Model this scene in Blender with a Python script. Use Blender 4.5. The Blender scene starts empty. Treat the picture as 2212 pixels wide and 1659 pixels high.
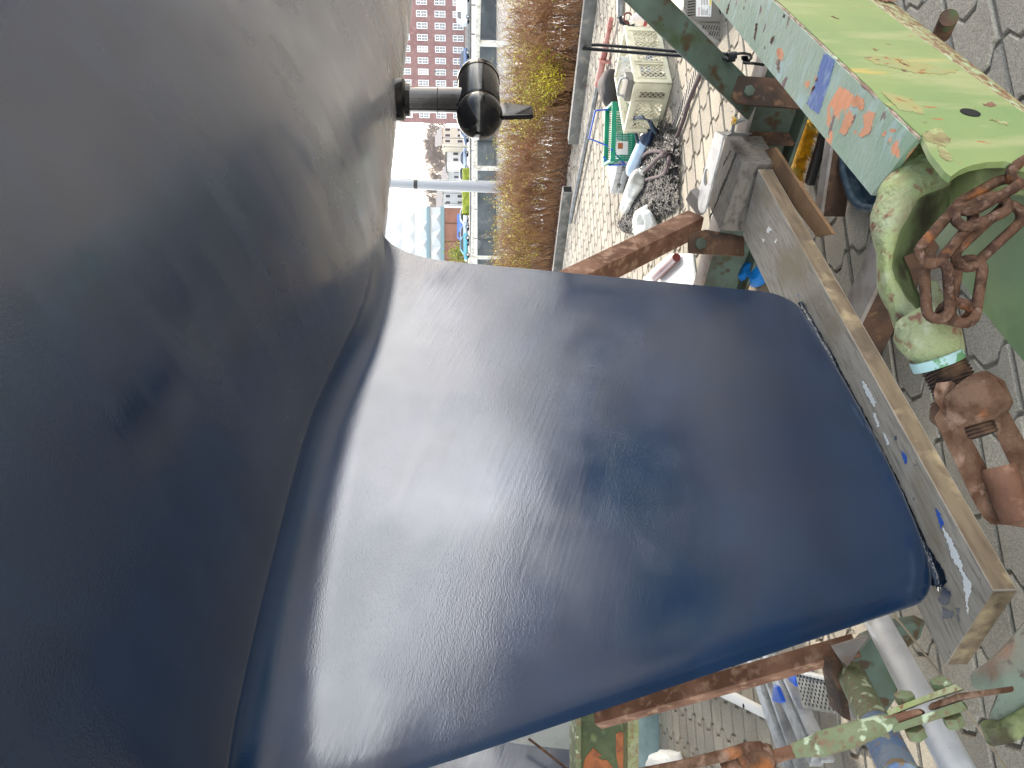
import bpy, bmesh, math, random
from mathutils import Vector, Matrix, noise
V = Vector
R = math.radians
random.seed(11)
sc = bpy.context.scene
col = sc.collection

# ------------------------------------------------------------------ camera, sky, sun, exposure
F, UH, EYE = 1662.0, 995.0, 1.36          # focal length and horizon measured on a 2212 px wide picture, eye height in metres
TH = math.atan((1106 - UH) / F)
CAM = V((0, 0, EYE))
LOOK = V((0, math.cos(TH), -math.sin(TH)))
DOWN = V((0, -math.sin(TH), -math.cos(TH)))
cd = bpy.data.cameras.new('camera')
cd.sensor_width = 36; cd.lens = 36 * F / 2212; cd.clip_start = 0.02; cd.clip_end = 3000
cam = bpy.data.objects.new('camera', cd); col.objects.link(cam)
m = Matrix((DOWN, V((1, 0, 0)), -LOOK)).transposed().to_4x4()   # the picture was taken with the phone on its side
m.translation = CAM
cam.matrix_world = m
sc.camera = cam

SUN_EL, SUN_AZ = R(37), R(39)
w = bpy.data.worlds.new("World"); sc.world = w; w.use_nodes = True
sky = w.node_tree.nodes.new('ShaderNodeTexSky')
sky.sky_type = 'NISHITA'; sky.sun_disc = False; sky.sun_elevation = SUN_EL; sky.sun_rotation = SUN_AZ
sky.air_density = 1.6; sky.dust_density = 1.5
hz = w.node_tree.nodes.new('ShaderNodeMix'); hz.data_type = 'RGBA'; hz.blend_type = 'MULTIPLY'; hz.inputs[0].default_value = 1
hz.inputs[7].default_value = (1.42, 1.25, 1.13, 1)      # the milky spring haze takes the blue out of the sky
WN, WL = w.node_tree.nodes, w.node_tree.links
WL.new(sky.outputs[0], hz.inputs[6])
# bright broken haze and cloud low in the sky
gc = WN.new('ShaderNodeTexCoord'); sx_ = WN.new('ShaderNodeSeparateXYZ'); WL.new(gc.outputs['Generated'], sx_.inputs[0])
lowr = WN.new('ShaderNodeMapRange'); lowr.inputs[1].default_value = .42; lowr.inputs[2].default_value = .02; WL.new(sx_.outputs[2], lowr.inputs[0])
cmp_ = WN.new('ShaderNodeMapping'); cmp_.inputs['Scale'].default_value = (1, 1, 2.2); WL.new(gc.outputs['Generated'], cmp_.inputs[0])
cn = WN.new('ShaderNodeTexNoise'); cn.inputs['Scale'].default_value = 3.1; cn.inputs['Detail'].default_value = 5; WL.new(cmp_.outputs[0], cn.inputs['Vector'])
cr0 = WN.new('ShaderNodeMapRange'); cr0.inputs[1].default_value = .38; cr0.inputs[2].default_value = .62; cr0.inputs[3].default_value = .35; WL.new(cn.outputs['Fac'], cr0.inputs[0])
mu = WN.new('ShaderNodeMath'); mu.operation = 'MULTIPLY'; WL.new(lowr.outputs[0], mu.inputs[0]); WL.new(cr0.outputs[0], mu.inputs[1])
cl = WN.new('ShaderNodeMix'); cl.data_type = 'RGBA'; WL.new(mu.outputs[0], cl.inputs[0]); WL.new(hz.outputs[2], cl.inputs[6]); cl.inputs[7].default_value = (22, 22, 22.4, 1)
WL.new(cl.outputs[2], w.node_tree.nodes['Background'].inputs[0])
w.node_tree.nodes['Background'].inputs[1].default_value = 0.15
sl = bpy.data.lights.new('sun', 'SUN'); sl.energy = 2.65; sl.angle = R(0.5); sl.color = (1, 0.93, 0.82)
so = bpy.data.objects.new('sun', sl); col.objects.link(so)
SD = V((math.sin(SUN_AZ) * math.cos(SUN_EL), math.cos(SUN_AZ) * math.cos(SUN_EL), math.sin(SUN_EL)))
so.rotation_euler = SD.to_track_quat('Z', 'Y').to_euler(); so.location = SD * 30
sc.view_settings.view_transform = 'Standard'; sc.view_settings.look = 'None'
sc.view_settings.exposure = 1.4; sc.view_settings.gamma = 1

# ------------------------------------------------------------------ measuring: a picture point to a ray, then to a place
def ray(u, v): return LOOK + DOWN * ((u - 1106) / F) + V((1, 0, 0)) * ((829.5 - v) / F)
def aty(u, v, y):
    d = ray(u, v); return CAM + d * (y / d.y)
def atz(u, v, z):
    d = ray(u, v); return CAM + d * ((z - EYE) / d.z)
def onp(u, v, p, n):
    d = ray(u, v); return CAM + d * ((p - CAM).dot(n) / d.dot(n))
def zc(x0, y0, x, y): return ((x0 + x * 800 / 2212) * .54861, (y0 + y * 800 / 2212) * .54861)

# ------------------------------------------------------------------ mesh helpers
class MB:
    def __init__(s): s.v = []; s.f = []; s.m = []
    def add(s, vs, fs, mi=0):
        o = len(s.v); s.v += [V(p) for p in vs]
        for f in fs: s.f.append([i + o for i in f]); s.m.append(mi)
        return s
    def prism(s, poly, ext, mi=0, side=None):
        n = len(poly); a = [V(p) for p in poly]; b = [p + V(ext) for p in a]
        s.add(a + b, [list(range(n))[::-1], list(range(n, 2 * n))], mi)
        o = len(s.v) - 2 * n
        for i in range(n):
            j = (i + 1) % n
            s.f.append([o + i, o + j, o + n + j, o + n + i]); s.m.append(mi if side is None else side)
        return s
    def box(s, c, ax, ay, az, mi=0):
        c = V(c); ax, ay, az = V(ax), V(ay), V(az)
        p = [c + ax * i + ay * j + az * k for k in (-1, 1) for j in (-1, 1) for i in (-1, 1)]
        return s.add(p, [(0, 2, 3, 1), (4, 5, 7, 6), (0, 1, 5, 4), (2, 6, 7, 3), (0, 4, 6, 2), (1, 3, 7, 5)], mi)
    def bx(s, c, sx, sy, sz, yaw=0, mi=0):
        cy, sy_ = math.cos(yaw), math.sin(yaw)
        return s.box(c, V((cy, sy_, 0)) * sx / 2, V((-sy_, cy, 0)) * sy / 2, V((0, 0, sz / 2)), mi)
    def bar(s, p0, p1, w, h, up=(0, 0, 1), mi=0):
        p0, p1 = V(p0), V(p1); d = p1 - p0; x = d.normalized(); y = V(up).cross(x).normalized(); z = x.cross(y)
        return s.box((p0 + p1) / 2, d / 2, y * w / 2, z * h / 2, mi)
    def tube(s, pts, r, n=8, closed=False, mi=0, cap=True):
        pts = [V(p) for p in pts]; N = len(pts); rr = r if isinstance(r, (list, tuple)) else [r] * N
        up = None; rings = []
        for i, p in enumerate(pts):
            if closed: t = (pts[(i + 1) % N] - pts[i - 1])
            else: t = pts[min(i + 1, N - 1)] - pts[max(i - 1, 0)]
            t.normalize()
            if up is None:
                up = t.orthogonal().normalized()
            up = (up - t * up.dot(t)).normalized(); b = t.cross(up)
            rings.append([p + (up * math.cos(a) + b * math.sin(a)) * rr[i] for a in [2 * math.pi * k / n for k in range(n)]])
        o = len(s.v)
        for q in rings: s.v += q
        for i in range(N if closed else N - 1):
            i2 = (i + 1) % N
            for k in range(n):
                k2 = (k + 1) % n
                s.f.append([o + i * n + k, o + i * n + k2, o + i2 * n + k2, o + i2 * n + k]); s.m.append(mi)
        if cap and not closed:
            s.f.append([o + k for k in range(n)][::-1]); s.m.append(mi)
            s.f.append([o + (N - 1) * n + k for k in range(n)]); s.m.append(mi)
        return s
    def cyl(s, p0, p1, r, n=16, r1=None, mi=0): return s.tube([p0, p1], [r, r if r1 is None else r1], n, mi=mi)
    def hexnut(s, p, ax, r, h, mi=0): return s.tube([V(p), V(p) + V(ax).normalized() * h], r, 6, mi=mi)
    def thread(s, p0, p1, r, pitch, n=16, mi=0):
        p0, p1 = V(p0), V(p1); L = (p1 - p0).length; k = int(L / pitch * 2); pts = []; rr = []
        for i in range(k + 1):
            pts.append(p0.lerp(p1, i / k)); rr.append(r if i % 2 else r * .9)
        return s.tube(pts, rr, n, mi=mi)
    def ell(s, c, a, b, d, nu=16, nv=10, mi=0):
        c = V(c); a, b, d = V(a), V(b), V(d); o = len(s.v)
        for i in range(nv + 1):
            t = math.pi * i / nv
            for k in range(nu):
                ph = 2 * math.pi * k / nu
                s.v.append(c + d * math.cos(t) + a * math.sin(t) * math.cos(ph) + b * math.sin(t) * math.sin(ph))
        for i in range(nv):
            for k in range(nu):
                k2 = (k + 1) % nu
                s.f.append([o + i * nu + k, o + (i + 1) * nu + k, o + (i + 1) * nu + k2, o + i * nu + k2]); s.m.append(mi)
        return s
    def grid(s, fn, nu, nv, mi=0):
        o = len(s.v)
        for i in range(nu + 1):
            for j in range(nv + 1): s.v.append(V(fn(i / nu, j / nv)))
        for i in range(nu):
            for j in range(nv):
                a = o + i * (nv + 1) + j
                s.f.append([a, a + nv + 1, a + nv + 2, a + 1]); s.m.append(mi)
        return s
    def build(s, name, mats, parent=None, bevel=0, smooth=None, sub=0, loc=None, merge=False, seg=2):
        mats = mats if isinstance(mats, (list, tuple)) else [mats]
        if parent is not None: org = ROOTLOC[parent.name]
        elif loc is not None: org = V(loc)
        else:
            xs = [p.x for p in s.v]; ys = [p.y for p in s.v]; zs = [p.z for p in s.v]
            org = V(((min(xs) + max(xs)) / 2, (min(ys) + max(ys)) / 2, min(zs)))
        me = bpy.data.meshes.new(name)
        me.from_pydata([p - org for p in s.v], [], s.f)
        for mm in mats: me.materials.append(mm)
        me.polygons.foreach_set('material_index', s.m)
        bm = bmesh.new(); bm.from_mesh(me)
        if merge: bmesh.ops.remove_doubles(bm, verts=bm.verts, dist=1e-5)
        if len(bm.faces) < 60000: bmesh.ops.recalc_face_normals(bm, faces=bm.faces)
        if bevel:
            es = [e for e in bm.edges if len(e.link_faces) == 2 and e.calc_face_angle(0) > .5]
            bmesh.ops.bevel(bm, geom=es, offset=bevel, segments=seg, affect='EDGES', profile=.6, clamp_overlap=True)
        if smooth is not None or bevel:
            lim = .6 if smooth in (None, True) else smooth
            for f in bm.faces: f.smooth = True
            for e in bm.edges:
                if len(e.link_faces) == 2 and e.calc_face_angle(0) > lim: e.smooth = False
        bm.to_mesh(me); bm.free()
        o = bpy.data.objects.new(name, me); col.objects.link(o)
        if sub:
            md = o.modifiers.new('sub', 'SUBSURF'); md.levels = sub; md.render_levels = sub
        if parent is not None: o.parent = parent
        else: o.location = org
        ROOTLOC[o.name] = org
        return o
ROOTLOC = {}
def tag(o, label=None, cat=None, group=None, kind=None):
    if label: o['label'] = label
    if cat: o['category'] = cat
    if group: o['group'] = group
    if kind: o['kind'] = kind
    return o
def thing(name, label, cat, loc, group=None):
    o = bpy.data.objects.new(name, None); o.location = V(loc); o.empty_display_size = .1; col.objects.link(o)
    ROOTLOC[o.name] = V(loc)
    return tag(o, label, cat, group)
def copy_tree(o, parent=None):
    c = o.copy(); col.objects.link(c)
    if parent: c.parent = parent
    ROOTLOC[c.name] = ROOTLOC.get(o.name, V((0, 0, 0)))
    for ch in list(o.children): copy_tree(ch, c)
    return c

# ------------------------------------------------------------------ materials
def rgb(r, g, b):
    f = lambda c: (c / 255 / 12.92) if c / 255 <= .04045 else ((c / 255 + .055) / 1.055) ** 2.4
    return (f(r), f(g), f(b), 1)
def M(name, base, rough=.6, metal=0, spec=.5, layers=(), bump=(), rvar=None, trans=0, ior=1.45, alpha=1, coat=0, var=.0):
    mt = bpy.data.materials.new(name); mt.use_nodes = True
    nt = mt.node_tree; N = nt.nodes; L = nt.links; b = N['Principled BSDF']
    tc = N.new('ShaderNodeTexCoord')
    def nz(scale, detail=4, stretch=None, dist=0):
        src = tc.outputs['Object']
        if stretch:
            mp = N.new('ShaderNodeMapping'); mp.vector_type = 'TEXTURE'; mp.inputs['Scale'].default_value = [1 / x for x in stretch[:3]]
            if len(stretch) > 3: mp.inputs['Rotation'].default_value = (0, 0, stretch[3])
            L.new(src, mp.inputs['Vector']); src = mp.outputs[0]
        n = N.new('ShaderNodeTexNoise'); n.inputs['Scale'].default_value = scale; n.inputs['Detail'].default_value = detail
        n.inputs['Distortion'].default_value = dist; L.new(src, n.inputs['Vector']); return n.outputs['Fac']
    def mr(src, lo, hi, a=0, c=1):
        k = N.new('ShaderNodeMapRange'); k.inputs[1].default_value = lo; k.inputs[2].default_value = hi
        k.inputs[3].default_value = a; k.inputs[4].default_value = c; L.new(src, k.inputs[0]); return k.outputs[0]
    c = None
    if layers or var:
        rg = N.new('ShaderNodeRGB'); rg.outputs[0].default_value = base; c = rg.outputs[0]
        if var: layers = [(tuple(x * (1 - var) for x in base[:3]) + (1,), 9, .35, .7, 5)] + list(layers)
        for ly in layers:
            colr, scale, lo, hi = ly[:4]; det = ly[4] if len(ly) > 4 else 4; st = ly[5] if len(ly) > 5 else None
            mx = N.new('ShaderNodeMix'); mx.data_type = 'RGBA'
            L.new(mr(nz(scale, det, st), lo, hi), mx.inputs[0]); L.new(c, mx.inputs[6]); mx.inputs[7].default_value = colr
            c = mx.outputs[2]
        L.new(c, b.inputs['Base Color'])
    else: b.inputs['Base Color'].default_value = base
    b.inputs['Roughness'].default_value = rough; b.inputs['Metallic'].default_value = metal
    b.inputs['Specular IOR Level'].default_value = spec; b.inputs['IOR'].default_value = ior
    b.inputs['Transmission Weight'].default_value = trans; b.inputs['Alpha'].default_value = alpha
    b.inputs['Coat Weight'].default_value = coat
    if rvar: L.new(mr(nz(rvar[0], 4, rvar[3] if len(rvar) > 3 else None), .35, .65, rvar[1], rvar[2]), b.inputs['Roughness'])
    nrm = None
    for bp in bump:
        k = N.new('ShaderNodeBump'); k.inputs['Strength'].default_value = bp[1]; k.inputs['Distance'].default_value = bp[2]
        L.new(nz(bp[0], 3, bp[3] if len(bp) > 3 else None), k.inputs['Height'])
        if nrm: L.new(nrm, k.inputs['Normal'])
        nrm = k.outputs[0]
    if nrm: L.new(nrm, b.inputs['Normal'])
    return mt

def hull_paint(name, base, sx, ior=1.74, rot=46, rlo=.13, rhi=.24, peelk=.22, sheen=.25):
    """glossy dark antifouling: roller lap patches of different sheen, orange peel and slow waves"""
    mt = bpy.data.materials.new(name); mt.use_nodes = True
    nt = mt.node_tree; N = nt.nodes; L = nt.links; b = N['Principled BSDF']
    tc = N.new('ShaderNodeTexCoord')
    mp = N.new('ShaderNodeMapping'); mp.vector_type = 'TEXTURE'; mp.inputs['Rotation'].default_value = (.3, .25, R(rot)) if rot > 0 else (-.18, .3, R(rot)); mp.inputs['Scale'].default_value = sx
    L.new(tc.outputs['Object'], mp.inputs['Vector'])
    def vor(scale):
        v = N.new('ShaderNodeTexVoronoi'); v.feature = 'SMOOTH_F1'; v.inputs['Smoothness'].default_value = .35; v.distance = 'CHEBYCHEV'; v.inputs['Scale'].default_value = scale; v.inputs['Randomness'].default_value = .7
        L.new(mp.outputs[0], v.inputs['Vector']); sp = N.new('ShaderNodeSeparateColor'); L.new(v.outputs['Color'], sp.inputs[0])
        return sp.outputs[0], sp.outputs[1]
    def nz(scale, det=3, src=None, rough=.5):
        n = N.new('ShaderNodeTexNoise'); n.inputs['Scale'].default_value = scale; n.inputs['Detail'].default_value = det
        n.inputs['Roughness'].default_value = rough
        L.new(src or tc.outputs['Object'], n.inputs['Vector']); return n.outputs['Fac']
    def mth(op, a, c):
        k = N.new('ShaderNodeMath'); k.operation = op
        for i, x in enumerate((a, c)):
            if isinstance(x, (int, float)): k.inputs[i].default_value = x
            else: L.new(x, k.inputs[i])
        return k.outputs[0]
    def mr(src, lo, hi, a, c):
        k = N.new('ShaderNodeMapRange'); k.inputs[1].default_value = lo; k.inputs[2].default_value = hi
        k.inputs[3].default_value = a; k.inputs[4].default_value = c; L.new(src, k.inputs[0]); return k.outputs[0]
    p1, p1b = vor(3.2); p2, p2b = vor(7)
    pat = mth('ADD', mth('MULTIPLY', p1, .6), mth('MULTIPLY', p2, .4))
    rg = mth('ADD', mr(pat, 0, 1, rlo, rhi), mr(nz(5), .35, .65, -.03, .07))
    L.new(rg, b.inputs['Roughness'])
    mx = N.new('ShaderNodeMix'); mx.data_type = 'RGBA'; L.new(mr(p2b, 0, 1, 0, 1), mx.inputs[0])
    mx.inputs[6].default_value = base; mx.inputs[7].default_value = tuple(x * 1.3 + .001 for x in base[:3]) + (1,)
    L.new(mx.outputs[2], b.inputs['Base Color'])
    b.inputs['Specular IOR Level'].default_value = .6; b.inputs['IOR'].default_value = ior; b.inputs['Sheen Weight'].default_value = sheen; b.inputs['Sheen Roughness'].default_value = .35; b.inputs['Sheen Tint'].default_value = (.9, .87, .84, 1)
    # bump: fine orange peel that comes and goes by patch, plus slow waves and brush strokes
    peel = mth('MULTIPLY', nz(330, 2), mr(p1b, .1, .9, .15, 1))
    k1 = N.new('ShaderNodeBump'); k1.inputs['Strength'].default_value = peelk; k1.inputs['Distance'].default_value = .002; L.new(peel, k1.inputs['Height'])
    k2 = N.new('ShaderNodeBump'); k2.inputs['Strength'].default_value = .4; k2.inputs['Distance'].default_value = .02
    L.new(nz(2.6, 1.5), k2.inputs['Height']); L.new(k1.outputs[0], k2.inputs['Normal'])
    k4 = N.new('ShaderNodeBump'); k4.inputs['Strength'].default_value = .045; k4.inputs['Distance'].default_value = .003
    mp2 = N.new('ShaderNodeMapping'); mp2.vector_type = 'TEXTURE'; mp2.inputs['Rotation'].default_value = (.1, .35, R(rot)) if rot > 0 else (-.18, .3, R(rot)); mp2.inputs['Scale'].default_value = (.3, .016, .016)
    L.new(tc.outputs['Object'], mp2.inputs['Vector'])
    L.new(nz(1.6, 3, mp2.outputs[0]), k4.inputs['Height']); L.new(k2.outputs[0], k4.inputs['Normal'])
    L.new(k4.outputs[0], b.inputs['Normal'])
    return mt

RUST = rgb(112, 74, 52)
MT = dict(
 hullgloss=hull_paint('navy_antifouling_gloss', (.003, .017, .050, 1), (1.5, .34, .6), 1.95, -44, .08, .30, .28, .32),
 hull=hull_paint('navy_antifouling', (.003, .017, .048, 1), (1, .62, .62)),
 wet=M('wet_navy_paint', (.004, .010, .022, 1), .12, spec=.7, bump=[(60, .6, .01)]),
 topside=M('white_gelcoat', (.75, .75, .73, 1), .2, coat=.3),
 black=M('black_drive_paint', (.009, .009, .010, 1), .12, spec=.35, bump=[(14, .08, .005)]),
 matblack=M('matt_black_plastic', (.014, .014, .015, 1), .45, var=.3),
 wood=M('weathered_grey_plank', rgb(154, 146, 134), .8, layers=[(rgb(112, 104, 94), 14, .45, .75, 8, (1, 9, 1, R(45))), (rgb(130, 118, 98), 4, .52, .7, 6, (1, 2, 1, R(45))), (rgb(84, 82, 84), 42, .68, .74, 3), (rgb(225, 225, 225), 7, .72, .74, 7, (1, 5, 1, R(45))), (rgb(40, 76, 150), 6.1, .745, .76, 6, (1, 4, 1, R(45)))], bump=[(30, .25, .006, (.6, 9, 1, R(45))), (200, .3, .003), (160, .25, .004, (8, 1, 1, R(-25)))]),
 woodside=M('sawn_tan_wood', rgb(128, 112, 90), .8, layers=[(rgb(104, 88, 70), 9, .4, .65, 6, (1, 1, 6)), (rgb(186, 166, 130), 14, .55, .75, 5), (rgb(96, 84, 72), 3.3, .55, .7, 5)], bump=[(60, .5, .006), (180, .25, .003, (6, 6, 1))]),
 woodend=M('end_grain_wood', rgb(96, 84, 68), .85, layers=[(rgb(60, 52, 42), 18, .4, .7, 6, (1, 1, 3)), (rgb(120, 106, 84), 30, .55, .75)], bump=[(50, .6, .008)]),
 oldwood=M('old_grey_timber', rgb(118, 112, 104), .85, layers=[(rgb(78, 72, 66), 26, .45, .72, 8, (6, 1, 2, R(45))), (rgb(150, 120, 110), 5, .62, .8), (rgb(70, 64, 58), 6, .66, .75, 8, (7, 1, 3, R(45)))], bump=[(36, .35, .006, (7, 1, 3, R(45))), (120, .35, .004)]),
 mosswood=M('mossy_timber_end', rgb(74, 72, 56), .9, layers=[(rgb(48, 48, 38), 25, .4, .65, 6), (rgb(96, 92, 74), 8, .5, .75)], bump=[(70, .7, .01)]),
 teal=M('worn_rail_top_paint', rgb(158, 172, 150), .5, layers=[(rgb(134, 158, 132), 3, .42, .62, 5), (rgb(172, 190, 184), 14, .5, .7, 6, (3, 1, 1, R(42))), (rgb(122, 94, 92), 17, .655, .675, 6, (1, 1.7, 1, R(-42))), (rgb(226, 150, 108), 7.3, .655, .665, 8), (rgb(80, 104, 160), 2.6, .735, .74, 7), (rgb(210, 208, 196), 23, .73, .74, 4)], bump=[(40, .25, .004, (2.5, 1, 1, R(42))), (120, .35, .003)]),  # rail top face, a paler and bluer green than its side
 lime=M('worn_rail_side_paint', rgb(131, 146, 92), .5, layers=[(rgb(114, 138, 88), 4, .4, .65, 5), (rgb(156, 158, 112), 9, .5, .7, 5, (2, 2, .6)), (rgb(186, 160, 88), 8, .62, .72, 7, (3, 3, .6)), (rgb(160, 92, 54), 26, .70, .73, 6, (2.5, 2.5, .7)), (rgb(112, 92, 70), 48, .72, .74, 3)], bump=[(30, .35, .004), (110, .25, .002)]),  # rail side face, a yellower green than the top
 limeworn=M('worn_lime_edge', rgb(146, 138, 98), .6, layers=[(rgb(120, 88, 64), 40, .46, .52, 6, (1, 1, 3)), (rgb(156, 170, 132), 52, .54, .6, 6, (1, 1, 3)), (rgb(76, 100, 160), 3.1, .7, .71, 6), (rgb(150, 90, 60), 5, .63, .65, 6)], bump=[(60, .8, .005)]),
 lip=M('mottled_green_steel', rgb(152, 156, 122), .7, spec=.3, layers=[(rgb(142, 152, 98), 9, .45, .62), (rgb(124, 110, 82), 14, .5, .7, 7), (rgb(128, 92, 74), 60, .55, .66, 8), (rgb(176, 176, 150), 26, .6, .75, 6), (rgb(222, 170, 140), 9, .68, .69, 7), (rgb(166, 172, 140), 40, .62, .76)], bump=[(45, .8, .006), (140, .9, .004)]),
 green=M('green_machine_paint', rgb(124, 146, 108), .5, layers=[(rgb(136, 156, 100), 5, .42, .66), (rgb(104, 128, 90), 9, .5, .72), (rgb(150, 104, 80), 13, .67, .69, 8), (rgb(232, 160, 110), 48, .735, .745, 2), (rgb(150, 176, 170), 36, .74, .75, 2)], bump=[(40, .4, .004)]),
 inner=M('dirty_green_inside', rgb(98, 108, 70), .75, layers=[(rgb(60, 52, 38), 12, .45, .62, 8), (rgb(130, 140, 96), 20, .56, .7)], bump=[(50, .5, .005)]),
 dgreen=M('dark_green_rusty_paint', rgb(66, 74, 62), .6, layers=[(rgb(80, 96, 86), 5, .42, .6), (rgb(66, 52, 34), 14, .56, .62, 8), (rgb(60, 74, 44), 8, .55, .7), (rgb(58, 42, 30), 60, .68, .72)], bump=[(60, .4, .003)]),
 rust=M('brown_rust', rgb(128, 92, 72), .8, layers=[(rgb(96, 64, 46), 9, .42, .62, 8), (rgb(150, 118, 96), 30, .52, .66, 6), (rgb(92, 96, 62), 4, .66, .72)], bump=[(80, .6, .004), (20, .3, .005)]),
 drust=M('dark_rust', rgb(84, 60, 44), .8, layers=[(rgb(52, 38, 30), 9, .42, .62, 8), (rgb(104, 78, 56), 30, .56, .68, 6), (rgb(58, 92, 50), 5, .66, .70, 7)], bump=[(80, .6, .004)]),
 chain=M('rusty_chain_steel', rgb(96, 70, 54), .85, spec=.25, layers=[(rgb(66, 46, 36), 60, .42, .6, 6), (rgb(136, 86, 50), 26, .62, .72, 6), (rgb(116, 92, 78), 110, .55, .7)], bump=[(220, 1, .003), (70, .6, .003)]),
 pinkrust=M('pinkish_rust', rgb(106, 82, 66), .85, spec=.2, layers=[(rgb(78, 54, 40), 34, .42, .62, 8), (rgb(140, 114, 98), 36, .55, .68, 6), (rgb(168, 104, 58), 7, .64, .72), (rgb(60, 84, 170), 9, .765, .77)], bump=[(150, 1, .004), (45, .7, .005)]),
 greyrust=M('grey_weathered_steel', rgb(142, 134, 128), .75, layers=[(rgb(110, 98, 90), 9, .45, .65, 8), (rgb(150, 116, 98), 6, .62, .72, 6), (rgb(200, 200, 196), 50, .72, .74)], bump=[(80, .5, .003)]),
 flaky=M('flaking_green_over_rust', rgb(116, 124, 92), .7, layers=[(rgb(104, 118, 84), 14, .42, .64, 6), (rgb(116, 90, 70), 80, .52, .68, 6), (rgb(130, 100, 80), 34, .57, .72, 8), (rgb(178, 190, 160), 30, .58, .63, 8)], bump=[(40, .9, .006)]),
 blueflake=M('flaking_blue_paint', rgb(92, 116, 152), .7, layers=[(rgb(118, 132, 148), 14, .45, .6), (rgb(126, 108, 82), 24, .55, .58, 8), (rgb(150, 148, 120), 28, .62, .66, 8)], bump=[(40, .9, .006)]),
 galv=M('galvanised_steel', rgb(120, 122, 122), .5, metal=.5, layers=[(rgb(92, 94, 94), 16, .4, .65), (rgb(146, 142, 136), 40, .55, .75)], bump=[(90, .3, .002)]),
 alu=M('brushed_aluminium', rgb(178, 180, 182), .45, metal=.45, layers=[(rgb(150, 152, 154), 20, .45, .65), (rgb(96, 96, 98), 70, .70, .74)], bump=[(120, .2, .002)]),
 tubealu=M('white_grey_pole_paint', rgb(206, 208, 210), .4, layers=[(rgb(170, 172, 176), 8, .45, .7), (rgb(84, 84, 84), 60, .715, .73, 4, (3, 1, 1)), (rgb(150, 140, 126), 5, .66, .72)], bump=[(80, .3, .003)]),
 cream=M('cream_plastic', rgb(206, 202, 178), .4, layers=[(rgb(184, 180, 158), 7, .45, .7)], bump=[(60, .1, .002)]),
 bask=M('teal_green_plastic', rgb(14, 140, 108), .35, var=.2),
 blue=M('blue_plastic', rgb(24, 84, 190), .4, var=.2),
 blue2=M('pale_blue_vinyl', rgb(150, 178, 206), .35, layers=[(rgb(112, 134, 160), 6, .45, .7)], bump=[(20, .2, .005)]),
 navyv=M('navy_fender_end', rgb(40, 60, 92), .4, var=.3),
 greyv=M('greyed_white_vinyl', rgb(196, 196, 190), .35, layers=[(rgb(120, 122, 124), 4, .45, .6), (rgb(150, 148, 140), 12, .5, .7)], bump=[(14, .3, .008)]),
 rope=M('grey_purple_rope', rgb(88, 76, 78), .85, layers=[(rgb(80, 66, 72), 90, .42, .6)], bump=[(160, 1, .004)]),
 bluerope=M('dark_blue_rope', rgb(50, 72, 94), .85, layers=[(rgb(24, 36, 52), 60, .42, .6)], bump=[(120, 1, .006)]),
 mat=M('glittering_black_netting', (.012, .012, .013, 1), .36, spec=.28, layers=[((.03, .03, .03, 1), 120, .55, .65)], bump=[(150, 1, .012), (40, .8, .02)]),
 white=M('white_plastic', (.72, .72, .70, 1), .4),
 whitebag=M('white_plastic_film', (.72, .72, .69, 1), .3, bump=[(12, .5, .03)]),
 sheet=M('grey_plastic_sheet', rgb(176, 180, 178), .35, layers=[(rgb(150, 154, 150), 3, .4, .65)], bump=[(7, .6, .03), (30, .3, .01)]),
 tealsheet=M('teal_grey_plastic_sheet', rgb(118, 140, 144), .45, layers=[(rgb(98, 118, 122), 5, .4, .65)], bump=[(16, .5, .02)]),
 greym=M('warm_grey_plastic', rgb(108, 104, 98), .5, var=.12, bump=[(300, .15, .001)]),
 label=M('white_label', (.7, .69, .68, 1), .4),
 ink=M('label_ink', (.03, .025, .03, 1), .6),
 redink=M('label_red_ink', rgb(150, 60, 70), .6),
 yellowink=M('label_yellow', rgb(220, 200, 90), .6),
 red=M('dark_red_paint', rgb(92, 16, 18), .35, var=.2),
 pinkred=M('faded_red_paint', rgb(176, 124, 116), .6, layers=[(rgb(150, 74, 62), 9, .5, .65, 6)]),
 bottle=M('clear_white_bottle', rgb(214, 206, 206), .25, var=.1),
 clear=M('clear_plastic', (.85, .87, .88, 1), .18, trans=.75, ior=1.2),
 yellow=M('yellow_bristles', rgb(240, 192, 36), .6, layers=[(rgb(200, 150, 20), 30, .4, .6), (rgb(210, 200, 120), 12, .6, .75)]),
 darkblue=M('dusty_dark_blue_plastic', rgb(44, 60, 72), .7, layers=[(rgb(72, 84, 88), 30, .45, .65, 8), (rgb(44, 92, 122), 10, .66, .7)], bump=[(120, .8, .004)]),
 void=M('black_hollow', (.006, .006, .006, 1), .9),
 bag=M('dark_grey_canvas', rgb(62, 58, 58), .8, var=.3, bump=[(9, .5, .02), (200, .3, .002)]),
 twig=M('brown_twigs', rgb(134, 102, 78), .8, spec=.12, layers=[(rgb(168, 134, 100), 4, .45, .65), (rgb(108, 74, 50), 7, .5, .7), (rgb(146, 88, 66), 2.3, .6, .74)]),
 leaf=M('yellow_green_leaves', rgb(206, 196, 50), .5, layers=[(rgb(140, 156, 44), 3, .42, .6), (rgb(220, 206, 90), 6, .55, .7)]),
 litter=M('brown_leaf_litter', rgb(136, 100, 76), .9, layers=[(rgb(92, 62, 46), 30, .42, .58, 4), (rgb(176, 136, 108), 60, .58, .7)], bump=[(60, 1, .03)]),
 soil=M('dark_soil', rgb(80, 64, 50), .95, layers=[(rgb(54, 42, 34), 30, .4, .6)], bump=[(50, 1, .03)]),
 concrete=M('pale_concrete', rgb(168, 164, 156), .85, layers=[(rgb(144, 140, 132), 3, .4, .65, 6), (rgb(182, 178, 170), 20, .55, .7)], bump=[(60, .3, .004)]),
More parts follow.
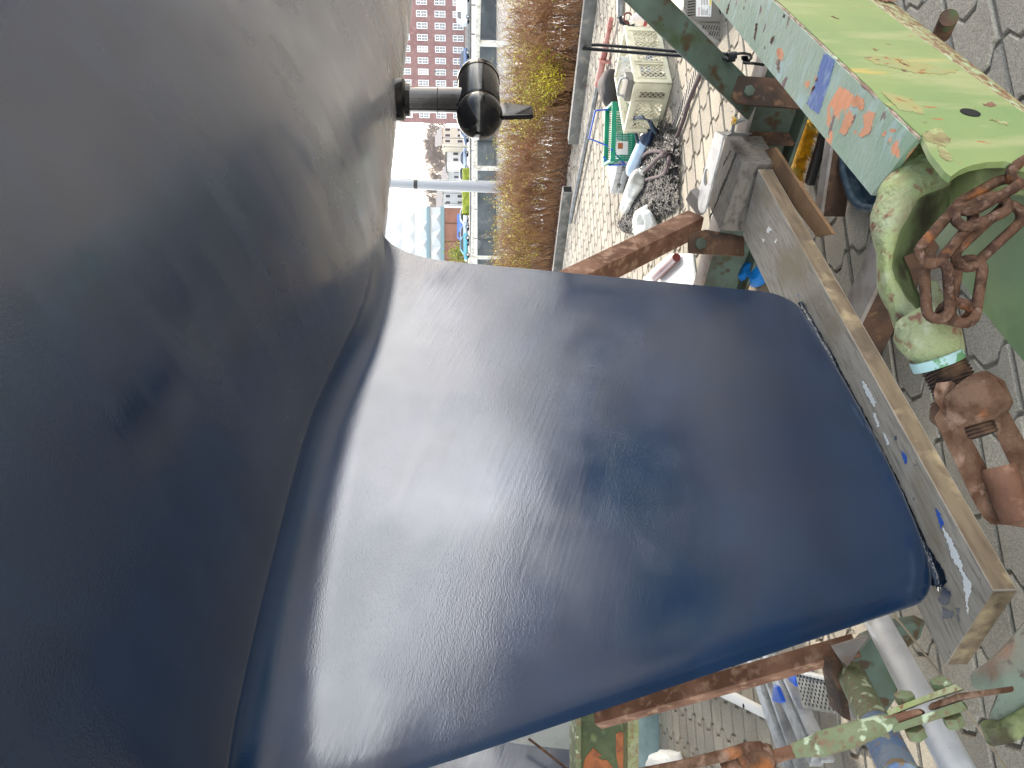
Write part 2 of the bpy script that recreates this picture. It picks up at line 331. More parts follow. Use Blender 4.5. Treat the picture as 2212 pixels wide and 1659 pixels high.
 brick=M('red_brown_brick', rgb(148, 116, 112), .85, layers=[(rgb(134, 102, 100), .3, .4, .65, 6), (rgb(158, 126, 120), 2, .5, .7, 6)], bump=[(3, .2, .02)]),
 pane=M('window_glass', rgb(92, 92, 96), .1, spec=.6, var=.2),
 pane2=M('window_with_curtain', rgb(176, 160, 156), .3, var=.1),
 frame=M('white_window_paint', (.8, .8, .8, 1), .5),
 cream2=M('cream_render', rgb(214, 206, 190), .8, var=.06),
 grey2=M('pale_grey_panel', rgb(206, 210, 212), .6, var=.05),
 wht=M('white_facade_panel', (.8, .81, .82, 1), .5),
 redbrown=M('red_brown_shed_panel', rgb(146, 104, 88), .7, layers=[(rgb(130, 92, 78), .5, .4, .65)]),
 roofg=M('grey_roof', rgb(120, 118, 118), .8, var=.1),
 bark=M('bare_tree_bark', rgb(158, 148, 142), .9, var=.15),
 hedge2=M('yellow_green_hedge', rgb(150, 156, 52), .8, layers=[(rgb(110, 122, 44), 1.5, .42, .62)], bump=[(6, 1, .2)]),
 quay=M('dark_quay_wall', rgb(96, 100, 100), .85, layers=[(rgb(70, 74, 76), .4, .42, .62, 8), (rgb(124, 124, 122), 1.2, .55, .7, 6)], bump=[(3, .5, .1)]),
 whitewood=M('white_painted_rail', rgb(216, 212, 202), .6, layers=[(rgb(176, 166, 150), 9, .5, .65, 7)]),
 mast=M('pale_grey_pole', rgb(138, 142, 148), .35, metal=.2),
 carblue=M('blue_car_paint', rgb(36, 96, 190), .25, coat=.5), carsilver=M('silver_car_paint', rgb(150, 164, 190), .3, metal=.3, coat=.5),
 carwhite=M('white_car_paint', (.75, .76, .78, 1), .3, coat=.5), cardark=M('dark_blue_car_paint', rgb(70, 96, 140), .25, coat=.5), carteal=M('teal_car_paint', rgb(60, 150, 170), .3, coat=.5),
 glass=M('dark_car_glass', rgb(50, 58, 66), .08, spec=.7), tyre=M('black_tyre', (.02, .02, .02, 1), .8),
 scuff=M('rubbed_bare_edge', rgb(158, 138, 122), .75, layers=[(rgb(120, 92, 80), 40, .45, .6, 6), (rgb(170, 180, 150), 24, .58, .64, 6)], bump=[(90, .5, .003)]),
 stripe=M('blue_paint_smear', rgb(88, 110, 164), .5, layers=[(rgb(130, 150, 176), 40, .5, .66, 6, (3, 1, 1, R(42)))], bump=[(40, .25, .004, (2.5, 1, 1, R(42)))]),
 primer=M('pale_orange_primer', rgb(216, 150, 112), .6, layers=[(rgb(196, 128, 90), 30, .5, .65)], bump=[(60, .3, .003)]),
 endsteel=M('rusty_grey_green_steel', rgb(116, 104, 94), .8, layers=[(rgb(110, 122, 108), 7, .5, .62, 7), (rgb(124, 88, 70), 12, .54, .68, 8), (rgb(84, 74, 66), 40, .58, .7, 5)], bump=[(70, .8, .005)]),
 orangep=M('peeled_orange_primer', rgb(164, 98, 58), .7, layers=[(rgb(132, 78, 48), 20, .45, .65)], bump=[(60, .5, .004)]),
)

def paver_mat():
    mt = bpy.data.materials.new('concrete_pavers'); mt.use_nodes = True
    nt = mt.node_tree; N = nt.nodes; L = nt.links; b = N['Principled BSDF']
    tc = N.new('ShaderNodeTexCoord'); ge = N.new('ShaderNodeNewGeometry')
    def nz(s, d):
        n = N.new('ShaderNodeTexNoise'); n.inputs['Scale'].default_value = s; n.inputs['Detail'].default_value = d
        L.new(tc.outputs['Object'], n.inputs['Vector']); return n.outputs['Fac']
    def ramp(src, stops):
        r = N.new('ShaderNodeValToRGB'); e = r.color_ramp.elements
        e[0].position, e[0].color = stops[0]; e[1].position, e[1].color = stops[1]
        for p, c in stops[2:]: x = e.new(p); x.color = c
        L.new(src, r.inputs[0]); return r.outputs[0]
    def mix(f, a, c, mode='MIX'):
        k = N.new('ShaderNodeMix'); k.data_type = 'RGBA'; k.blend_type = mode
        if isinstance(f, float): k.inputs[0].default_value = f
        else: L.new(f, k.inputs[0])
        L.new(a, k.inputs[6]); L.new(c, k.inputs[7]); return k.outputs[2]
    c1 = ramp(ge.outputs['Random Per Island'], [(0, rgb(144, 138, 127)), (1, rgb(164, 157, 144))])
    c2 = ramp(nz(240, 4), [(.33, (.55, .55, .55, 1)), (.7, (1.3, 1.3, 1.28, 1))])
    c3 = ramp(nz(2.2, 6), [(.3, (.66, .64, .61, 1)), (.5, (.98, .97, .95, 1)), (.7, (1.1, 1.09, 1.07, 1))])
    c = mix(.8, c1, c2, 'MULTIPLY'); c = mix(.9, c, c3, 'MULTIPLY')
    L.new(c, b.inputs['Base Color']); b.inputs['Roughness'].default_value = .85
    k = N.new('ShaderNodeBump'); k.inputs['Strength'].default_value = .7; k.inputs['Distance'].default_value = .004; L.new(nz(300, 3), k.inputs['Height'])
    k2 = N.new('ShaderNodeBump'); k2.inputs['Strength'].default_value = .4; k2.inputs['Distance'].default_value = .01; L.new(nz(40, 3), k2.inputs['Height']); L.new(k.outputs[0], k2.inputs['Normal'])
    L.new(k2.outputs[0], b.inputs['Normal'])
    return mt
def water_mat():
    mt = M('harbour_water', (.035, .055, .06, 1), .07, spec=.6, bump=[(1.3, .55, .35, (1, 1.6, 1)), (5, .4, .08)])
    return mt
MT['paver'] = paver_mat(); MT['water'] = water_mat()

MT['sandy'] = M('sand_and_old_paving', rgb(124, 116, 104), .9, layers=[(rgb(104, 96, 86), 3, .42, .65, 7), (rgb(140, 132, 118), 40, .52, .7)], bump=[(80, .6, .004)])
# ------------------------------------------------------------------ ground, paving, water, far quay
HB0, HB1 = atz(1272, 0, 0), atz(1196, 560, 0)           # foot of the hedge, near side
HD = (HB1 - HB0).normalized()                            # runs away to the left
HN = V((HD.y, -HD.x, 0));  HN = HN if HN.y > 0 else -HN  # towards the water
def hp(t, off, z=0): p = HB0 + HD * t + HN * off; return V((p.x, p.y, z))
EDGE = 1.5
g = MB(); a, b_ = hp(-60, EDGE, -.009), hp(260, EDGE, -.009)
g.prism([a, b_, V((-400, b_.y, -.009)), V((-400, -120, -.009)), V((200, -120, -.009))], (0, 0, -2.5))
tag(g.build('ground', MT['sandy'], loc=(0, 0, 0)), kind='structure')
pv = MB(); PW, PT, PA, GAP, BEV = .186, .168, .021, .0055, .007
PR = R(15); ca, sa = math.cos(PR), math.sin(PR)
def wav(p):
    p = p % 1.0
    ks = ((0, -1), (.17, 1), (.5, 1), (.67, -1), (1, -1))
    for (p0, y0), (p1, y1) in zip(ks, ks[1:]):
        if p <= p1: return y0 + (y1 - y0) * (p - p0) / (p1 - p0)
PH = [.34, .5, .67, 1.0, 1.17, 1.34]
rnd = random.Random(5)
def inhull(x, y):
    return -5.5 < x < 11 and -1.5 < y < 15
for i in range(-70, 95):
    for j in range(-30, 150):
        cx, cy = (i + .5) * PW, (j + .85) * PT
        wx, wy = cx * ca - cy * sa, cx * sa + cy * ca
        if not inhull(wx, wy): continue
        if (V((wx, wy, 0)) - HB0).dot(HN) > -.12: continue
        if abs(wx) > .75 * wy + (4.5 if wx > 0 else 1.8): continue
        hz = rnd.uniform(-.0022, .0022); tx, ty = rnd.uniform(-.012, .012), rnd.uniform(-.012, .012)
        left = [(i * PW + PA * wav(p), (j + p) * PT) for p in PH]; right = [(x + PW, y) for x, y in left]
        out = right + left[::-1]
        n = len(out); ring = []
        for shr, z in ((GAP, -.02), (GAP, -BEV), (GAP + BEV * .8, 0)):
            q = []
            for (x, y) in out:
                dx = 1 if x < cx else -1
                x2 = x + shr * dx
                y2 = y + (shr if y < cy - PT * .45 else -shr if y > cy + PT * .45 else 0)
                q.append((x2, y2, z + hz + (x2 - cx) * tx + (y2 - cy) * ty))
            ring.append(q)
        vs = [V((x * ca - y * sa, x * sa + y * ca, z)) for q in ring for x, y, z in q]
        fs = [[2 * n + k for k in range(n)]] + [[r_ * n + k, r_ * n + (k + 1) % n, (r_ + 1) * n + (k + 1) % n, (r_ + 1) * n + k] for r_ in (0, 1) for k in range(n)]
        pv.add(vs, fs)
o = pv.build('paving', MT['paver'], loc=(0, 0, 0)); tag(o, kind='structure')
sb_ = MB(); sb_.prism([hp(-30, -.14, .004), hp(60, -.14, .004), hp(60, EDGE - .01, .004), hp(-30, EDGE - .01, .004)], (0, 0, -.012)); tag(sb_.build('soil_bed', MT['soil'], loc=(0, 0, 0)), kind='structure')
gr = MB(); gq = random.Random(31)
for i in range(2600):
    x, y = gq.uniform(-3, 5), gq.uniform(.9, 7.5)
    if abs(x) > .62 * y + .3: continue
    s_ = gq.uniform(.0012, .0042) * (1 if gq.random() < .93 else 2.2); c = V((x, y, .001 + s_ * .4))
    a_, b_ = V((gq.uniform(-1, 1), gq.uniform(-1, 1), 0)).normalized() * s_, V((0, 0, s_ * .6)); d_ = V((-a_.y, a_.x, 0)) * gq.uniform(.5, 1)
    gr.add([c + a_, c + d_, c - a_, c - d_, c + b_], [(0, 1, 4), (1, 2, 4), (2, 3, 4), (3, 0, 4)])
tag(gr.build('grit', MT['concrete'] , loc=(0, 0, 0)), kind='stuff')
# water and the far side of the harbour
wt = MB(); wt.add([(-500, -5, -1.5), (400, -5, -1.5), (400, 66, -1.5), (-500, 66, -1.5)], [(0, 1, 2, 3)])
tag(wt.build('water', MT['water'], loc=(0, 0, 0)), kind='structure')
fg = MB(); fg.prism([(-900, 65, -.03), (900, 65, -.03), (900, 1800, -.03), (-900, 1800, -.03)], (0, 0, -3))
tag(fg.build('far_ground', MT['concrete'], loc=(0, 0, 0)), kind='structure')
qw = MB(); qw.prism([(-300, 64.4, -2.2), (300, 64.4, -2.2), (300, 64.98, -2.2), (-300, 64.98, -2.2)], (0, 0, 2.15))
for k in range(-30, 40): qw.bx((k * 4.1, 64.3, -1.1), .35, .3, 2.0)
tag(qw.build('quay_wall', MT['quay']), 'dark stone quay wall rising from the water across the harbour', 'quay wall')

# ------------------------------------------------------------------ the yacht
P0 = aty(1720, 640, 2.2); ZB = P0.z
P1 = atz(2030, 1290, ZB)
LK = (P0 - P1); LK.z = 0; LK.normalize(); RK = V((LK.y, -LK.x, 0))
def sv(p): return (p - P0).dot(LK)
te1 = onp(825, 554, P0, RK); te0 = P0
le1 = onp(930, 1659, P0, RK); le0 = P1
def lin(a, b, z): return sv(a) + (sv(b) - sv(a)) * (z - a.z) / (b.z - a.z)
def s_te(z): return lin(te0, te1, z)
def s_le(z): return lin(le0, le1, z)
rootp = onp(825, 518, P0, RK)
drv = onp(858, 215, P0, RK); aft = onp(888, 0, P0, RK)
ZR = rootp.z
def zcl(s):
    z = ZR + (drv.z - ZR) * min(max((s - .3) / (sv(drv) - .3), 0), 1)
    u_ = min(max((-.1 - s) / .55, 0), 1); z += .055 * u_ * u_ * (3 - 2 * u_) + max(0, -s) * .05
    if s > sv(drv): z += (aft.z - drv.z) / (sv(aft) - sv(drv)) * (s - sv(drv)) + .035 * max(0, s - 2.3) ** 2
    if s < -1.5: z += .02 * (s + 1.5) ** 2
    return z
def hb(s):
    t = (s + .2)
    return 1.62 * (max(0, 1 - (t / 3.9) ** 2 * .25) if t > 0 else max(.02, 1 - (abs(t) / 5.3) ** 2.1))
SHEER = 3.25
def W(s, r, z): p = P0 + LK * s + RK * r; return V((p.x, p.y, z))
NS = 1.75
def hullpt(s, t):
    B = hb(s); z0 = zcl(s); c = abs(math.cos(t)) ** (2 / NS); q = abs(math.sin(t)) ** (2 / NS)
    return W(s, math.copysign(B * q, t), z0 + (SHEER - z0) * (1 - c))
yacht = thing('sailing_yacht', 'navy blue antifouled sailing yacht standing on its fin keel on a grey plank', 'yacht', W(-.4, 0, ZB))
h = MB(); h.grid(lambda i, j: hullpt(-5.3 + 9.1 * i, math.pi * (j - .5)), 90, 64)
deck = [hullpt(-5.3 + 9.1 * k / 30, -math.pi / 2) for k in range(31)] + [hullpt(-5.3 + 9.1 * k / 30, math.pi / 2) for k in range(30, -1, -1)]
h.add(deck, [list(range(len(deck)))], 1)
tr = [hullpt(3.8, math.pi * (k / 24 - .5)) for k in range(25)]; h.add(tr, [list(range(25))], 1)
h.build('hull', [MT['hullgloss'], MT['topside']], yacht, smooth=1.2)
# fin keel: foil sections, rounded tip corners, fillet into the hull
k = MB(); NZ, NP = 64, 56; tip = []
zs = [ZB + d for d in (0, .002, .006, .012, .02, .03, .045, .06, .08, .1)] + [ZB + .1 + (ZR + .0345 - ZB - .1) * (1 - (1 - i / NZ) ** 1.8) for i in range(1, NZ + 1)] + [ZR + .06]
for z in zs:
    dz = z - ZB; dr = max(0, ZR + .034 - z)
    def corner(r): return r - math.sqrt(max(0, r * r - max(0, r - dz) ** 2)) if dz < r else 0
    a, b_ = s_le(z) + corner(.06), s_te(z) - corner(.10)
    fl = lambda df: (1 - math.sqrt(max(0, 1 - (1 - min(dr, df) / df) ** 2)))
    b_ += .13 * fl(.24); a -= .08 * fl(.14); ex = .065 * fl(.08)
    c = b_ - a; T = .118 * 1.06; br = math.sqrt(max(0, 1 - max(0, (.022 - dz) / .022) ** 2)) * .75 + .25
    loop = []; wt_ = max(0, 1 - dr / .3) ** 2
    for i in range(NP):
        ph = 2 * math.pi * i / NP
        x = .5 - .5 * math.cos(ph)
        y = 5 * T * (.2969 * math.sqrt(x) - .126 * x - .3516 * x * x + .2843 * x ** 3 - .1036 * x ** 4) + .006 * x
        y = (y + ex * min(1, math.sqrt(max(x, 0)) * 3)* min(1, (1.0001 - x) * 12)) * br
        ss_ = a + x * c; up_ = (zcl(ss_) + (SHEER - zcl(ss_)) * (1 - (1 - (abs(y) / hb(ss_)) ** NS) ** (1 / NS)) - (ZR + .034) + .002) * wt_
        loop.append(W(ss_, y if ph <= math.pi else -y, z + up_))
    k.v += loop
for i in range(len(zs) - 1):
    for j in range(NP):
        j2 = (j + 1) % NP; k.f.append([i * NP + j, i * NP + j2, (i + 1) * NP + j2, (i + 1) * NP + j]); k.m.append(0)
k.f.append(list(range(NP))[::-1]); k.m.append(0)
k.build('keel', [MT['hull'], MT['hullgloss']], yacht, smooth=1.0)
# saildrive
sd = sv(drv); zt = zcl(sd)
C = onp(1036, 250, P0, RK); AE = onp(1040, 172, P0, RK)
sc_, sa_ = sv(C), sv(AE); zc_ = C.z
leg_s = sd
d = MB()
def oval(s0, z, ca_, cb, n=28): return [W(s0 + ca_ * math.cos(2 * math.pi * i / n), cb * math.sin(2 * math.pi * i / n), z) for i in range(n)]
def loft(mb, loops, mi=0):
    n = len(loops[0]); o = len(mb.v)
    for l in loops: mb.v += l
    for i in range(len(loops) - 1):
        for j in range(n):
            j2 = (j + 1) % n; mb.f.append([o + i * n + j, o + i * n + j2, o + (i + 1) * n + j2, o + (i + 1) * n + j]); mb.m.append(mi)
    mb.f.append([o + j for j in range(n)][::-1]); mb.m.append(mi); mb.f.append([o + (len(loops) - 1) * n + j for j in range(n)]); mb.m.append(mi)
loft(d, [oval(leg_s, z, x, y) for z, x, y in ((zt + .04, .092, .078), (zt - .022, .092, .078), (zt - .028, .088, .074), (zt - .034, .076, .062), (zt - .05, .074, .06))])
d.build('drive_collar', MT['black'], yacht, smooth=.7)
d = MB(); loft(d, [oval(leg_s + t * .01, zt - .04 - t * (zt - .04 - zc_), .056 + .02 * max(0, t - .75) * 4 * (t - .75), .046 + .02 * max(0, t - .75)) for t in [i / 14 for i in range(15)]])
d.build('drive_leg', MT['black'], yacht, smooth=.9)
d = MB(); d.tube([W(leg_s + .056 * math.cos(a), .0465 * math.sin(a), zt - .04 - .42 * (zt - .04 - zc_)) for a in [2 * math.pi * i / 28 for i in range(28)]], .0014, 6, True)
d.build('leg_seam', MT['void'], yacht, smooth=1)
d = MB(); RT = .089; L_ = sa_ - sc_
prof = [(-RT * math.cos(a), RT * math.sin(a)) for a in [R(118) * i / 16 for i in range(17)]] + [(RT * .53, RT * .84), (RT * .56, RT * .83), (RT * .60, RT * .90), (RT * .66, RT * .93), (L_ * .9, RT * .95), (L_ * .905, RT * .985), (L_ * .97, RT * .985), (L_ + .012, RT * .93)]
n = 36; o = len(d.v)
loops = [[W(sc_ + x, r * math.cos(2 * math.pi * i / n), zc_ + r * math.sin(2 * math.pi * i / n)) for i in range(n)] for x, r in prof if r > 1e-4]
loft(d, loops); d.build('gear_housing', MT['black'], yacht, smooth=.5)
d = MB(); pr = [W(sc_ - .02, .012, zc_ - .07), W(sc_ + .10, .012, zc_ - .07), W(sc_ + .082, .009, zc_ - .20), W(sc_ + .076, .007, zc_ - .208), W(sc_ + .008, .007, zc_ - .208), W(sc_ + .002, .009, zc_ - .20)]
d.prism(pr, -RK * .02); d.build('skeg', MT['black'], yacht, bevel=.006)
# a wet bead of fresh paint where the keel stands on the plank
bd = MB(); rn = random.Random(3); pts = []; rr = []
for i in range(44):
    s = s_le(ZB) + .02 + (s_te(ZB) - s_le(ZB) - .06) * i / 43; x = (s - s_le(ZB)) / (s_te(ZB) - s_le(ZB))
    y = 5 * .118 * .95 * (.2969 * math.sqrt(x) - .126 * x - .3516 * x * x + .2843 * x ** 3 - .1036 * x ** 4) * .55
    pts.append(W(s, y + rn.uniform(-.002, .004), ZB + .001)); rr.append(.007 + rn.random() * .009 * (1 if rn.random() < .6 else .4))
bd.tube(pts, rr, 7); bd.build('paint_bead', MT['wet'], yacht, smooth=1.2)
sm_ = MB(); o_ = 0
for i in range(120):
    s = s_le(ZB) + .01 + (s_te(ZB) - s_le(ZB) - .05) * i / 119; x = min(.999, max(0, (s - s_le(ZB)) / (s_te(ZB) - s_le(ZB))))
    y = 5 * .118 * .95 * (.2969 * math.sqrt(x) - .126 * x - .3516 * x * x + .2843 * x ** 3 - .1036 * x ** 4)
    wd = .010 + .016 * max(0, noise.noise(V((s * 9, 1, 0)))) + .006 * noise.noise(V((s * 60, 2, 0))) + .004 * rn.random() + .02 * max(0, 1 - i / 12)
    sm_.v += [W(s, y * .2, ZB + .0006), W(s, y * .62 + max(.002, wd), ZB + .0006)]
for i in range(119): sm_.f.append([2 * i, 2 * i + 2, 2 * i + 3, 2 * i + 1]); sm_.m.append(0)
o = sm_.build('paint_run', MT['wet']); tag(o, 'wet dark navy paint run onto the plank along the foot of the keel', 'paint')
gs = MB(); gs.grid(lambda i, j: W(-5.2 + 3.9 * i, -1.5 + 3.1 * j, .008 + .010 * noise.noise(V((i * 9, j * 7, 0)))), 40, 30)  # unseen black sheet added so the hull reflects something dark under the bow
tag(gs.build('dark_reflection_sheet', MT['matblack'], smooth=1.5), 'black plastic sheet spread on the pavers under the bow to catch paint', 'reflection sheet')
# an unseen yacht beside it is added further down to shade the paving

# ------------------------------------------------------------------ plank and block under the keel
Z4, Z3, Z5, Z6 = (2100, 500), (2100, 0), (2700, 0), (2600, 500)
ZA, ZBb, ZC, ZD, ZE, ZF, ZG, ZH = (3232, 0), (3232, 500), (3232, 1000), (3232, 1500), (3232, 2000), (3232, 2424), (2532, 2424), (1832, 2424)
ZP = ZB - .001
rn_, ln_, rf_ = atz(2144, 1276, ZP), atz(2041, 1438, ZP), atz(1637, 365, ZP)
lf_ = rf_ + (ln_ - rn_)
pk = MB(); pk.prism([rn_, rf_, lf_, ln_][::-1], (0, 0, -.05), side=1)
pk.m[1] = 1
o = pk.build('timber_plank', [MT['wood'], MT['woodside']], bevel=.003); tag(o, 'long grey paint-spattered plank lying under the foot of the keel', 'plank'); pko = o
zT = ZB + .05
f0, f1, b0 = atz(1603, 352, zT), atz(1555, 500, zT), atz(1569, 291, zT)
pk = MB(); pk.prism([f0, b0, f1 + (b0 - f0), f1], (0, 0, -.13)); 
o = pk.build('timber_block', [MT['oldwood'], MT['mosswood']], bevel=.009, smooth=.5, seg=3)
tag(o, 'cracked grey timber block at the far end of the plank', 'block')
def onblock(u, v): return atz(u, v, zT)
bko = o
# ------------------------------------------------------------------ the steel cradle
cr = thing('boat_cradle', 'green rusty steel boat cradle around the keel with tie rods and hollow side rail', 'cradle', atz(1700, 300, 0))
def P(zf, pts, y): return [aty(*zc(*zf, *p), y) for p in pts]
ztop = .80
def TP(u, v): return atz(u, v, ztop)
Ma, Mb = TP(1672, 0), TP(1987, 300)
LB = (Ma - Mb).normalized(); RB = V((LB.y, -LB.x, 0))
def SP(u, v): return onp(u, v, Mb, RB)
ext = lambda a, b, t: b + (b - a).normalized() * t
# top face (bluer green), side face (yellower green) and the worn rounded lower edge, one hollow rail
T0, T1 = TP(1543, 0), TP(1816, 329); T2 = TP(1888, 422)
far = .55
rail = MB()
N_ = 14
def edge(a, b, k): return a.lerp(b, k)
Lf = ext(T1, T0, far); Rf = ext(Mb, Ma, far)
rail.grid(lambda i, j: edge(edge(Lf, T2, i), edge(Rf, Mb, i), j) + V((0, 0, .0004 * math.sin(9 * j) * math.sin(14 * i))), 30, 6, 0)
# lime side: from the top edge down to the crease, with the eye cut at the near end
cre0, cre1 = SP(1868, 0), SP(2145, 204)
Cf = ext(cre1, cre0, far)
Cn = ext(cre0, cre1, .10)
sil0, sil1 = SP(1979, 0), SP(2212, 238)
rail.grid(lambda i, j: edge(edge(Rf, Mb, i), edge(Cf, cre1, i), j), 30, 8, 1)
# strip of the side past the mouth, over the eye
eye = [SP(*zc(*ZBb, *p)) for p in ((1080, 110), (1180, 330), (1330, 520), (1400, 575), (1500, 500), (1620, 450), (1800, 415), (1980, 410), (2130, 440), (2400, 480))]
top = [Mb, edge(Mb, cre1, .2), edge(Mb, cre1, .4), edge(Mb, cre1, .55), edge(Mb, cre1, .7), edge(Mb, cre1, .85), cre1, edge(cre1, Cn, .35), edge(cre1, Cn, .7), Cn]
o_ = len(rail.v); rail.v += top + eye
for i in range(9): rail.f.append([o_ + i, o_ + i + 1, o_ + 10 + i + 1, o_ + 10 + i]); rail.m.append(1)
# rounded worn lower edge turning under
def under(i, j):
    a = edge(Cf, Cn, i); h = (sil0 - cre0).length * (1 - i) * 1.2 + .022 * i
    ang = j * math.pi * .62
    return a + V((0, 0, -1)) * h * math.sin(ang) * .95 - RB * h * .25 * (1 - math.cos(ang))
rail.grid(under, 30, 10, 2)
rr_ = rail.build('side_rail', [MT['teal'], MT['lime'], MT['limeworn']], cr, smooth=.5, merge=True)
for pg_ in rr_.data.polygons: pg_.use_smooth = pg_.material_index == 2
sd_ = rr_.modifiers.new('wall', 'SOLIDIFY'); sd_.thickness = .008; sd_.offset = 0
# rusty rubbed arris along the top edge
ar = MB(); q = random.Random(8); pts = [edge(Rf, Mb, i / 60) + V((0, 0, q.uniform(-.0008, .0008))) for i in range(61)]
ar.tube(pts, [.0016 + q.random() * .0022 for _ in pts], 6); ar.build('rubbed_edge', MT['scuff'], cr, smooth=1.2)
# old paint showing on the rail: a blue smear and flakes down to the orange primer
def patch(name, pts, fn, nrm, mat, jag=.25, off=.0041, seed=1, par=None):
    rr = random.Random(seed); out = []
    for i in range(len(pts)):
        p, q_ = V(pts[i] + (0,)), V(pts[(i + 1) % len(pts)] + (0,)); L_ = (q_ - p).length; k = max(2, int(L_ / 3)); nn = V((-(q_ - p).y, (q_ - p).x, 0)) / max(L_, 1e-6)
        for j in range(k): out.append(p.lerp(q_, j / k) + nn * rr.uniform(-1, 1) * jag * min(L_, 12) * .5)
    P3 = [fn(p.x, p.y) + nrm * off for p in out]
    mb = MB(); mb.prism(P3, nrm * .0005); return mb.build(name, mat, par or cr)
UPV = V((0, 0, 1)); z5 = lambda *a: [zc(*Z5, x, y) for x, y in a]; zA = lambda *a: [zc(*ZA, x, y) for x, y in a]
GR = M('brown_green_grime', rgb(134, 126, 86), .7, layers=[(rgb(150, 156, 106), 60, .48, .58, 6), (rgb(110, 92, 64), 40, .55, .7, 6)], bump=[(90, .6, .003)])
YR = M('yellow_rust_bleed', rgb(150, 144, 92), .6, layers=[(rgb(140, 146, 100), 34, .42, .62, 6), (rgb(142, 96, 54), 70, .58, .66, 6)], bump=[(90, .4, .002)])
for i, (a, mt_) in enumerate((([(455, 660), (560, 640), (800, 660), (1000, 720), (1200, 740), (1350, 800), (1480, 790), (1440, 830), (1250, 840), (1000, 825), (800, 770), (600, 730)], YR), ([(640, 1020), (800, 1060), (960, 1100), (1120, 1260), (1100, 1280), (960, 1250), (860, 1240), (740, 1140)], YR), ([(1090, 1500), (1180, 1440), (1290, 1430), (1400, 1560), (1340, 1640), (1230, 1600), (1120, 1560)], GR), ([(1240, 1590), (1330, 1650), (1420, 1760), (1380, 1800), (1280, 1740)], GR), ([(1820, 1330), (2030, 1370), (2010, 1395), (1870, 1360)], GR), ([(600, 20), (700, 50), (800, 40), (860, 0), (560, -40)], MT['rust']))):
    patch('grime', zA(*a), SP, RB, mt_, .4, seed=120 + i)
PLT = lambda u, v: atz(u, v, ZP)
zE = lambda *a: [zc(*ZE, x, y) for x, y in a]; zD = lambda *a: [zc(*ZD, x, y) for x, y in a]; z6 = lambda *a: [zc(*Z6, x, y) for x, y in a]
for i, (pts, mt_) in enumerate(((zE((1330, 215), (1400, 300), (1490, 480), (1560, 690), (1640, 830), (1640, 930), (1610, 960), (1605, 1165), (1590, 1100), (1580, 960), (1555, 820), (1540, 710), (1430, 540), (1400, 420), (1350, 300)), 'white'), (zD((455, 5), (500, 40), (600, 230), (590, 285), (555, 250), (480, 110)), 'white'), (zD((570, 345), (600, 350), (645, 490), (620, 505)), 'white'), (zD((670, 560), (695, 570), (745, 690), (725, 700)), 'white'),
        (zE((1250, 5), (1290, 50), (1340, 140), (1320, 240), (1300, 180)), 'bluep'), (zD((880, 760), (930, 790), (940, 860), (925, 905), (900, 850)), 'bluep'), (z6((1185, 1080), (1215, 1110), (1180, 1160), (1160, 1130)), 'white'), (z6((1260, 1210), (1275, 1230), (1260, 1275), (1245, 1250)), 'white'), (z6((1105, 1210), (1135, 1220), (1120, 1260)), 'white'), (zE((1470, 1090), (1515, 1100), (1500, 1160), (1515, 1230), (1505, 1260), (1490, 1200), (1490, 1140)), 'wet'), (zE((1320, 1080), (1450, 1140), (1440, 1190), (1330, 1200)), 'wet'), (zD((810, 600), (838, 610), (830, 645), (815, 640)), 'wet'),
        (zE((1340, 860), (1420, 920), (1400, 1040), (1330, 1060), (1280, 1000)), 'wet'))):
    patch('paint_spot', pts, PLT, V((0, 0, 1)), (MT['hull'] if mt_ == 'wet' else MT.get(mt_)) or M('bright_blue_paint', rgb(52, 92, 176), .4), .35, .0006, 90 + i, pko)
patch('paint_smear', z5((1530, 582), (1590, 600), (1655, 660), (1560, 1000), (1475, 1245), (1400, 1190), (1345, 1130), (1440, 900)), TP, UPV, MT['stripe'], .2)
for i, a in enumerate((((1020, 530), (1060, 520), (1092, 580), (1080, 670), (1040, 640), (1010, 610)), ((1010, 650), (1050, 640), (1045, 800), (1020, 760)), ((1330, 880), (1375, 880), (1380, 930), (1350, 970), (1325, 920)), ((1440, 830), (1470, 850), (1460, 890), (1435, 880)), ((1395, 970), (1430, 930), (1440, 960), (1410, 1010)), ((1370, 1010), (1395, 1005), (1385, 1035)))): patch('primer_flake', z5(*a), TP, UPV, MT['primer'] if i != 1 else MT['scuff'], .3, seed=i)
for i, a in enumerate((((365, 1060), (440, 1035), (500, 1090), (505, 1170), (470, 1210), (420, 1160), (380, 1170)), ((300, 1260), (350, 1190), (385, 1290), (345, 1400), (290, 1470), (230, 1440)), ((490, 1260), (560, 1210), (630, 1230), (600, 1330), (560, 1460), (480, 1500), (440, 1470), (510, 1370)), ((710, 1440), (745, 1425), (735, 1480), (705, 1490)), ((780, 1400), (860, 1410), (840, 1440), (790, 1440)), ((750, 1560), (790, 1500), (785, 1540)), ((390, 1440), (415, 1420), (415, 1470)))): patch('primer_flake', zA(*a), TP, UPV, MT['primer'], .3, seed=20 + i)
for i, a in enumerate((((765, 420), (790, 250), (805, 255), (795, 370), (780, 455)), ((945, 460), (960, 410), (995, 392), (980, 450), (955, 485)), ((650, 90), (662, 70), (655, 110)), ((455, 140), (480, 60), (505, 0), (490, 90), (470, 160)), ((880, 530), (890, 500), (890, 540)), ((1085, 190), (1090, 150), (1115, 160), (1105, 200)))): patch('bare_spot', z5(*a), TP, UPV, MT['pinkrust'], .2, seed=50 + i)
